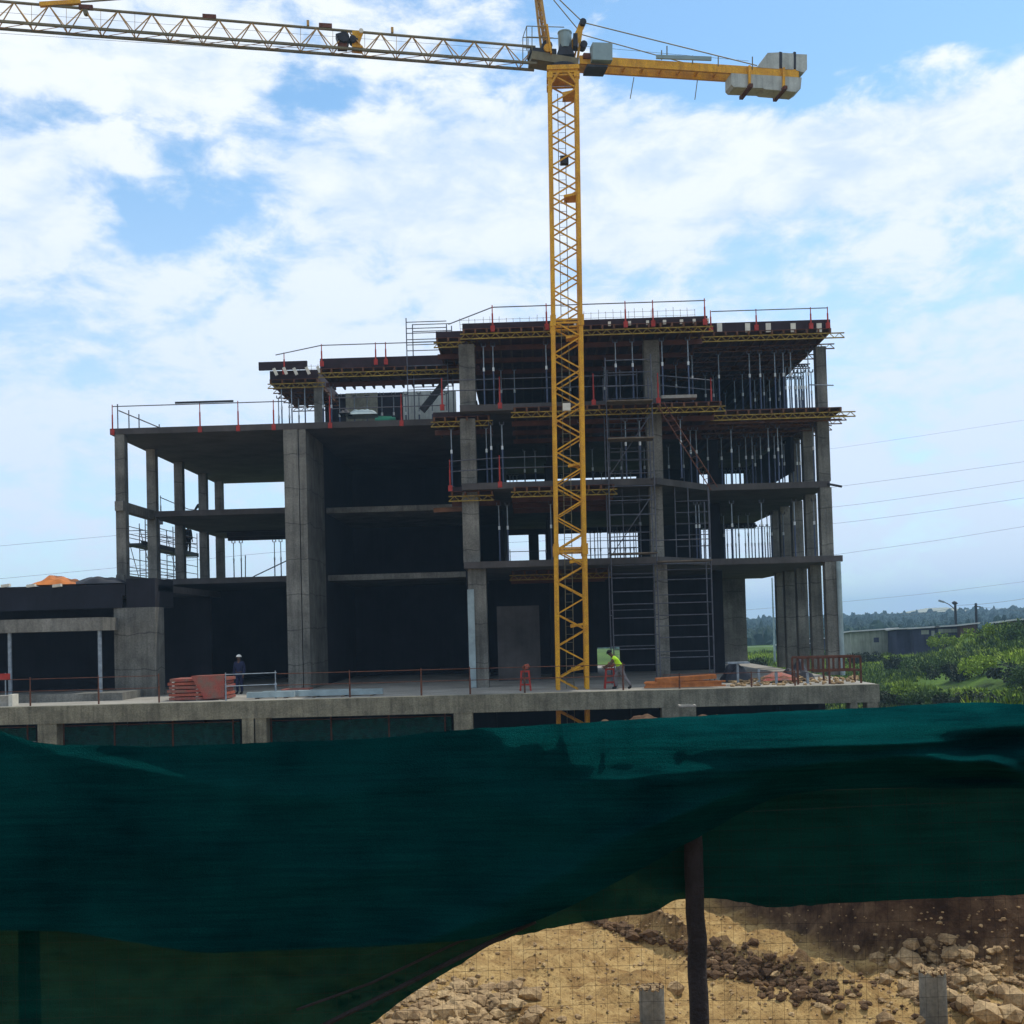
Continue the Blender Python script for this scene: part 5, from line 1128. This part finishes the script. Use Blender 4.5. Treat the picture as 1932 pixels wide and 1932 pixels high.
mb = MB(); rn = random.Random(77)
M['clod'] = mat('rut_shade_soil', (.15, .085, .04), .95, .4, 2.5, bump=.8, col2=(.05, .03, .017))  # dark colour gives the lumps the shade of the rut
for i in range(560):
    t_ = rn.random()
    if i < 380: px, py, sz = 1335+225*t_+rn.gauss(0, 28), 1806+72*t_+rn.gauss(0, 14), .038
    elif i < 500: px, py, sz = 1120+210*t_+rn.gauss(0, 10), 1742+62*t_+rn.gauss(0, 4), .05
    else: px, py, sz = rn.gauss(1740, 110), rn.gauss(1868, 34), .03
    p = on_ground(px, py); mb.rock((p.x, p.y, p.z+.02), abs(rn.gauss(0, sz))+.02, i, (1.2, 1, .8))
tag(obj('clods', mb, 'clod'), 'added lumps along the rut in the pale dirt, coloured dark for its shade', 'clods', kind='stuff')
# ------------------------------------------------------------------ land to the right: grass, bushes, sheds, poles, forest
rn = random.Random(3)
def tuft(mb, x, y, z, h, w, n):
    for i in range(n):
        a = rn.uniform(0, 6.28); l = rn.uniform(.2, 1)*w; dx, dy = math.cos(a)*l, math.sin(a)*l; hh = h*rn.uniform(.5, 1.1); b = rn.uniform(.05, .12)*(.5+w)
        px, py = -math.sin(a)*b, math.cos(a)*b
        mb.add([(x+dx*.3-px, y+dy*.3-py, z), (x+dx*.3+px, y+dy*.3+py, z), (x+dx*1.1, y+dy*1.1, z+hh)], [(0, 1, 2)])
for nm, m, N_, hh in (('grass', 'leaf2', 26000, .42), ('undergrowth', 'leaf', 13000, .6)):
    mb = MB(); cnt = 0
    while cnt < N_:
        y = 40+105*rn.random()**1.1; px = rn.uniform(1400, 1990); x = X(px, y, 1250)
        if x < 14.6 and y < 76: continue
        v = noise.noise((x*.11, y*.08, 4 if nm == 'grass' else 9))
        if v < (-.3 if nm == 'grass' else .0): cnt += .3; continue
        tuft(mb, x, y, hgt(x, y)-.05, hh*rn.uniform(.4, 1.2)*(.75+1.5*max(0, noise.noise((x*.35, y*.3, 2)))), .5, 6); cnt += 1
    tag(obj(nm, mb, m), 'bright green grass over the slope right of the building' if nm == 'grass' else 'darker weeds growing in patches on the slope right of the building', 'vegetation', kind='stuff')
def bush(x, y, r, h, m, label, group='bushes on the slope right of the building', n=520, name='bush'):
    z = hgt(x, y); t = thing(name, label, 'bush', (x, y, z), group); mb = MB(); rb = random.Random(int(x*91+y*7))
    cl = [(rb.gauss(0, .45)*r, rb.gauss(0, .45)*r, h*rb.uniform(.25, .85), rb.uniform(.25, .5)*r) for _ in range(9)]
    for i in range(n):
        c = rb.choice(cl); d = Vector((rb.gauss(0, 1), rb.gauss(0, 1), rb.gauss(0, .8))).normalized()*c[3]*rb.uniform(.5, 1.1); p = Vector((x+c[0], y+c[1], z+c[2]))+d
        if p.z < z: continue
        s_ = rb.uniform(.05, .12)*(.4+r*.35); u = Vector((rb.gauss(0, 1), rb.gauss(0, 1), rb.gauss(0, 1))).normalized(); v = u.cross(Vector((rb.gauss(0, 1), rb.gauss(0, 1), .3))).normalized()
        mb.add([p-u*s_-v*s_*.5, p+u*s_-v*s_*.5, p+u*s_*.6+v*s_*.6, p-u*s_*.6+v*s_*.6], [(0, 1, 2, 3)])
    obj('foliage', mb, m, t); st = MB()
    for c in cl[:5]: st.tube((x, y, z-.1), (x+c[0]*.8, y+c[1]*.8, z+c[2]*.8), .05, 5, .02)
    obj('stems', st, 'bark', t); return t
bs = [(1690, 1215, 100, 1.5, 1.6, 'leaf_d'), (1745, 1225, 92, 2.0, 1.5, 'leaf'), (1800, 1235, 84, 2.0, 1.6, 'leaf_d'), (1850, 1222, 82, 1.9, 1.7, 'leaf2'), (1905, 1230, 76, 1.8, 1.5, 'leaf_d'), (1880, 1196, 96, 2.3, 1.6, 'leaf2'), (1925, 1200, 92, 2.2, 1.7, 'leaf'),
      (1700, 1265, 74, 1.5, 1.3, 'leaf2'), (1750, 1290, 68, 1.6, 1.5, 'leaf'), (1810, 1295, 66, 1.8, 1.7, 'leaf_d'), (1865, 1290, 64, 1.7, 1.8, 'leaf_d'), (1920, 1280, 62, 1.8, 1.9, 'leaf_d'), (1700, 1320, 62, 1.2, 1.6, 'leaf_d'), (1665, 1290, 70, 1.3, 1.6, 'leaf_d'), (1770, 1325, 60, 1.6, 1.4, 'leaf_d'), (1840, 1320, 59, 1.6, 1.4, 'leaf_d'), (1900, 1316, 58, 1.6, 1.4, 'leaf_d'), (1640, 1222, 112, 1.6, 1.5, 'leaf_d'),
      (1425, 1248, 95, 1.4, 1.9, 'leaf_d'), (1450, 1262, 88, 1.0, 1.3, 'leaf'), (1610, 1235, 108, 1.5, 1.2, 'leaf_d'), (1780, 1205, 104, 1.8, 1.3, 'leaf2'), (1945, 1250, 72, 1.7, 1.8, 'leaf')]
bs.sort()
for k, (px, py, Y, r, h, m) in enumerate(bs):
    bush(X(px, Y, py), Y, r*.8, h*.75, m, nth(k)+' bush from the left on the slope, '+{'leaf_d': 'dark and shadowy', 'leaf': 'mid green', 'leaf2': 'bright green'}[m], n=1700)
def shed(px0, px1, pyt0, pyt1, Y, dep, m, label, roof='roof', wins=()):
    a, b = X(px0, Y, 1200), X(px1, Y, 1200); zb = min(hgt(a, Y), hgt(b, Y))-.3; za, zb2 = Zv(px0, pyt0, Y), Zv(px1, pyt1, Y)
    t = thing('shed', label, 'shed', (a/2+b/2, Y, zb), 'sheds behind the grassy slope')
    obj('wall', MB().add([(a, Y, zb), (b, Y, zb), (b, Y+dep, zb), (a, Y+dep, zb), (a, Y, za), (b, Y, zb2), (b, Y+dep, zb2-.25), (a, Y+dep, za-.25)], [(0, 3, 2, 1), (4, 5, 6, 7), (0, 1, 5, 4), (1, 2, 6, 5), (2, 3, 7, 6), (3, 0, 4, 7)]), m, t)
    obj('roof', MB().add([(a-.3, Y-.4, za+.03), (b+.25, Y-.4, zb2+.03), (b+.25, Y+dep+.3, zb2-.26), (a-.3, Y+dep+.3, za-.26), (a-.3, Y-.4, za+.16), (b+.25, Y-.4, zb2+.16), (b+.25, Y+dep+.3, zb2-.12), (a-.3, Y+dep+.3, za-.12)], [(0, 3, 2, 1), (4, 5, 6, 7), (0, 1, 5, 4), (1, 2, 6, 5), (2, 3, 7, 6), (3, 0, 4, 7)]), roof, t)
    for (w0, w1, y0, y1, wm) in wins:
        obj('window', MB().box(X(w0, Y, y0), X(w1, Y, y0), Y-.04, Y-.003, Zv(w0, y1, Y), Zv(w0, y0, Y)), wm, t)
    for i in range(1, 4): xx = a+(b-a)*i/4; obj('batten', MB().box(xx-.03, xx+.03, Y-.03, Y-.004, zb, min(za, zb2)-.02), m, t)
shed(1606, 1690, 1193, 1187, 122, 6, 'shed_w', 'pale shed with a white roof behind the slope, nearest the building', wins=((1648, 1658, 1203, 1212, 'shed_b'),))
shed(1692, 1722, 1188, 1187, 119, 5, 'shed_b', 'dark blue shed beside the pale one')
shed(1723, 1766, 1187, 1184, 118, 5, 'shed_b', 'larger dark blue shed in the middle of the row', wins=((1738, 1752, 1189, 1197, 'shed_w'), (1757, 1763, 1190, 1204, 'shed_w')))
shed(1767, 1812, 1184, 1181, 118, 5, 'shed_b', 'dark shed with a pale upper band', wins=((1770, 1810, 1187, 1194, 'shed_w'),))
shed(1813, 1843, 1181, 1177, 117, 5, 'shed_r', 'brown shed at the right end of the row')
shed(1920, 1990, 1171, 1169, 100, 5, 'shed_r', 'brown shack at the right edge above the grass')
shed(1400, 1466, 1222, 1221, 190, 6, 'shed_w', 'long low shed with white roof seen through the columns, farther one')
shed(1432, 1476, 1233, 1233, 150, 5, 'shed_w', 'low shed with white roof seen through the columns, nearer one')
shed(1478, 1530, 1216, 1215, 150, 5, 'shed_b', 'dark shed with white roof seen between the right hand columns')
shed(1530, 1602, 1206, 1204, 150, 5, 'shed_b', 'dark shed with white roof edge seen beside the corner pipe')
# street lamp and poles
p = W(1802, 1137, 128); z0 = hgt(p.x, 128)
t = thing('street_lamp', 'street lamp with a bracket arm on a pole behind the sheds', 'street lamp', (p.x, 128, z0))
obj('pole', MB().tube((p.x, 128, z0), (p.x, 128, p.z), .17, 8, .14), 'dark', t); obj('arm', MB().path([(p.x, 128, W(1802, 1150, 128).z), W(1790, 1140, 128), W(1779, 1135, 128)], .05), 'dark', t)
obj('lamp_head', MB().beam(W(1771, 1133, 128), W(1781, 1136, 128), .3, .18), 'galv', t); obj('insulator', MB().rock(tuple(W(1802, 1138, 128)), .34, 4), 'dark', t)
p = W(1841, 1138, 126); z0 = hgt(p.x, 126)
t = thing('utility_pole', 'utility pole with a short crossarm right of the street lamp', 'pole', (p.x, 126, z0))
obj('pole', MB().tube((p.x, 126, z0), (p.x, 126, p.z), .17, 8, .14), 'dark', t); obj('crossarm', MB().beam(W(1838, 1144, 126), W(1850, 1145, 126), .1, .12), 'dark', t)
p = W(1461, 1220, 110); z0 = hgt(p.x, 110)
t = thing('utility_pole', 'thin pale pole seen through the gap between rear wall and columns', 'pole', (p.x, 110, z0)); obj('pole', MB().tube((p.x, 110, z0), (p.x, 110, W(1461, 1090, 110).z), .11, 8, .06), 'sheet', t); obj('cap', MB().box(p.x-.15, p.x+.15, 109.9, 110.1, z0, z0+.3), 'sheet', t)
# overhead lines
def cable(label, pts, Y, r=.02):
    P_ = []
    for k in range(41):
        u = k/40; px = pts[0][0]+(pts[-1][0]-pts[0][0])*u; P_.append(W(px, slerp(pts, px, 40), Y))
    single('power_line', MB().path(P_, r*.65, 5), 'cable', label, 'power line', 'overhead lines behind the building', base=tuple(P_[0]))
cable('overhead line, topmost and faintest right of the building', [(1540, 851), (1700, 828), (1990, 784)], 95, .012)
cable('overhead line reaching the dark tube stub at the third floor', [(1500, 929), (1589, 917), (1760, 895), (1990, 863)], 95, .018)
cable('overhead line passing the corner column midway between two floors', [(-80, 1038), (0, 1030), (200, 1012), (500, 985), (1000, 975), (1571, 958), (1750, 934), (1990, 898)], 95, .018)
cable('overhead line just above the second floor corner, also crossing the left sky', [(-80, 1099), (0, 1092), (180, 1075), (536, 1040), (1000, 1022), (1571, 989), (1750, 966), (1990, 931)], 95, .018)
cable('overhead line starting right at the second floor slab tip', [(1540, 1052), (1593, 1044), (1760, 1021), (1990, 984)], 95, .018)
cable('overhead line low over the far trees', [(1300, 1160), (1596, 1135), (1760, 1119), (1990, 1090)], 110, .016)
cable('service wire running right from the street lamp', [(1802, 1143), (1880, 1138), (1990, 1120)], 126, .025)
cable('service wire sagging right from the utility pole', [(1841, 1144), (1900, 1150), (1990, 1158)], 126, .02)
cable('service wire sagging between the pale hill building and the street lamp', [(1700, 1163), (1750, 1157), (1802, 1145)], 127, .02)
# far warehouse on the hill
def far_building(px0, px1, pyt, pyb, Y, label, m='shed_w'):
    a, b = X(px0, Y, 1160), X(px1, Y, 1160); t = thing('warehouse', label, 'building', (a/2+b/2, Y, Zv(px0, pyb, Y)), 'buildings on the far hill')
    za, zb_ = Zv(px0, pyb, Y)-8, Zv(px0, pyt, Y); obj('wall', MB().box(a, b, Y, Y+40, za, zb_-1), m, t); obj('roof', MB().add([(a-1, Y-1, zb_-1), (b+1, Y-1, zb_-1), (b+1, Y+41, zb_-1), (a-1, Y+41, zb_-1), (a+12, Y+8, zb_+1.5), (b-12, Y+8, zb_+1.5), (b-12, Y+30, zb_+1.5), (a+12, Y+30, zb_+1.5)], [(0, 3, 2, 1), (4, 5, 6, 7), (0, 1, 5, 4), (1, 2, 6, 5), (2, 3, 7, 6), (3, 0, 4, 7)]), 'shed_w', t)
far_building(1742, 1836, 1152, 1172, 640, 'wide pale building on the far wooded hill behind the street lamp')
# forest on the hill
mb = MB(); rn = random.Random(17)
def clump(mb, x, y, z, r, h):
    n = 7; sd = rn.random()*50
    for j in range(4):
        th = (j+.2)/4*math.pi/2
        for i in range(n):
            a = 2*math.pi*i/n+sd; k = r*math.cos(th)*rn.uniform(.75, 1.2); mb.v.append((x+k*math.cos(a), y+k*math.sin(a), z+h*math.sin(th)*rn.uniform(.85, 1.12)))
    b = len(mb.v)-4*n; mb.v.append((x, y, z+h*1.03))
    for j in range(3):
        for i in range(n): mb.f.append((b+j*n+i, b+j*n+(i+1) % n, b+(j+1)*n+(i+1) % n, b+(j+1)*n+i))
    for i in range(n): mb.f.append((b+3*n+i, b+3*n+(i+1) % n, b+4*n))
for i in range(15000):
    y = rn.uniform(230, 760) if i % 5 else rn.uniform(560, 760); px = rn.uniform(1330, 2050) if i % 8 else rn.uniform(-200, 1400); x = X(px, y, 1180)
    r = rn.uniform(1.0, 2.7)*(1.2 if y > 560 else 1); hh = rn.uniform(2.2, 5.2)*(1.0 if rn.random() < .95 else 1.35); z = hgt(x, y)-.8
    if y < 330: hh *= .8; r *= .8
    clump(mb, x, y, z, r, hh)
tag(obj('far_woodland', mb, 'forest'), 'dense woodland covering the low hills on the horizon', 'woodland', kind='stuff')

# ------------------------------------------------------------------ air
hz = bpy.data.materials.new('haze_air'); hz.use_nodes = True; nt = hz.node_tree; nt.nodes.remove(nt.nodes['Principled BSDF'])
pv = nt.nodes.new('ShaderNodeVolumePrincipled'); pv.inputs['Color'].default_value = (.45, .72, 1, 1); pv.inputs['Density'].default_value = .00048; pv.inputs['Anisotropy'].default_value = .2
nt.links.new(pv.outputs[0], nt.nodes['Material Output'].inputs['Volume'])
HZ = MB().box(-1900, 1900, -70, 3300, -4, 60)
ho = obj('haze', HZ, hz, None, (0, 0, 0)); ho['kind'] = 'stuff'; ho['label'] = 'thin pale blue haze in the air over the whole site'; ho['category'] = 'haze'
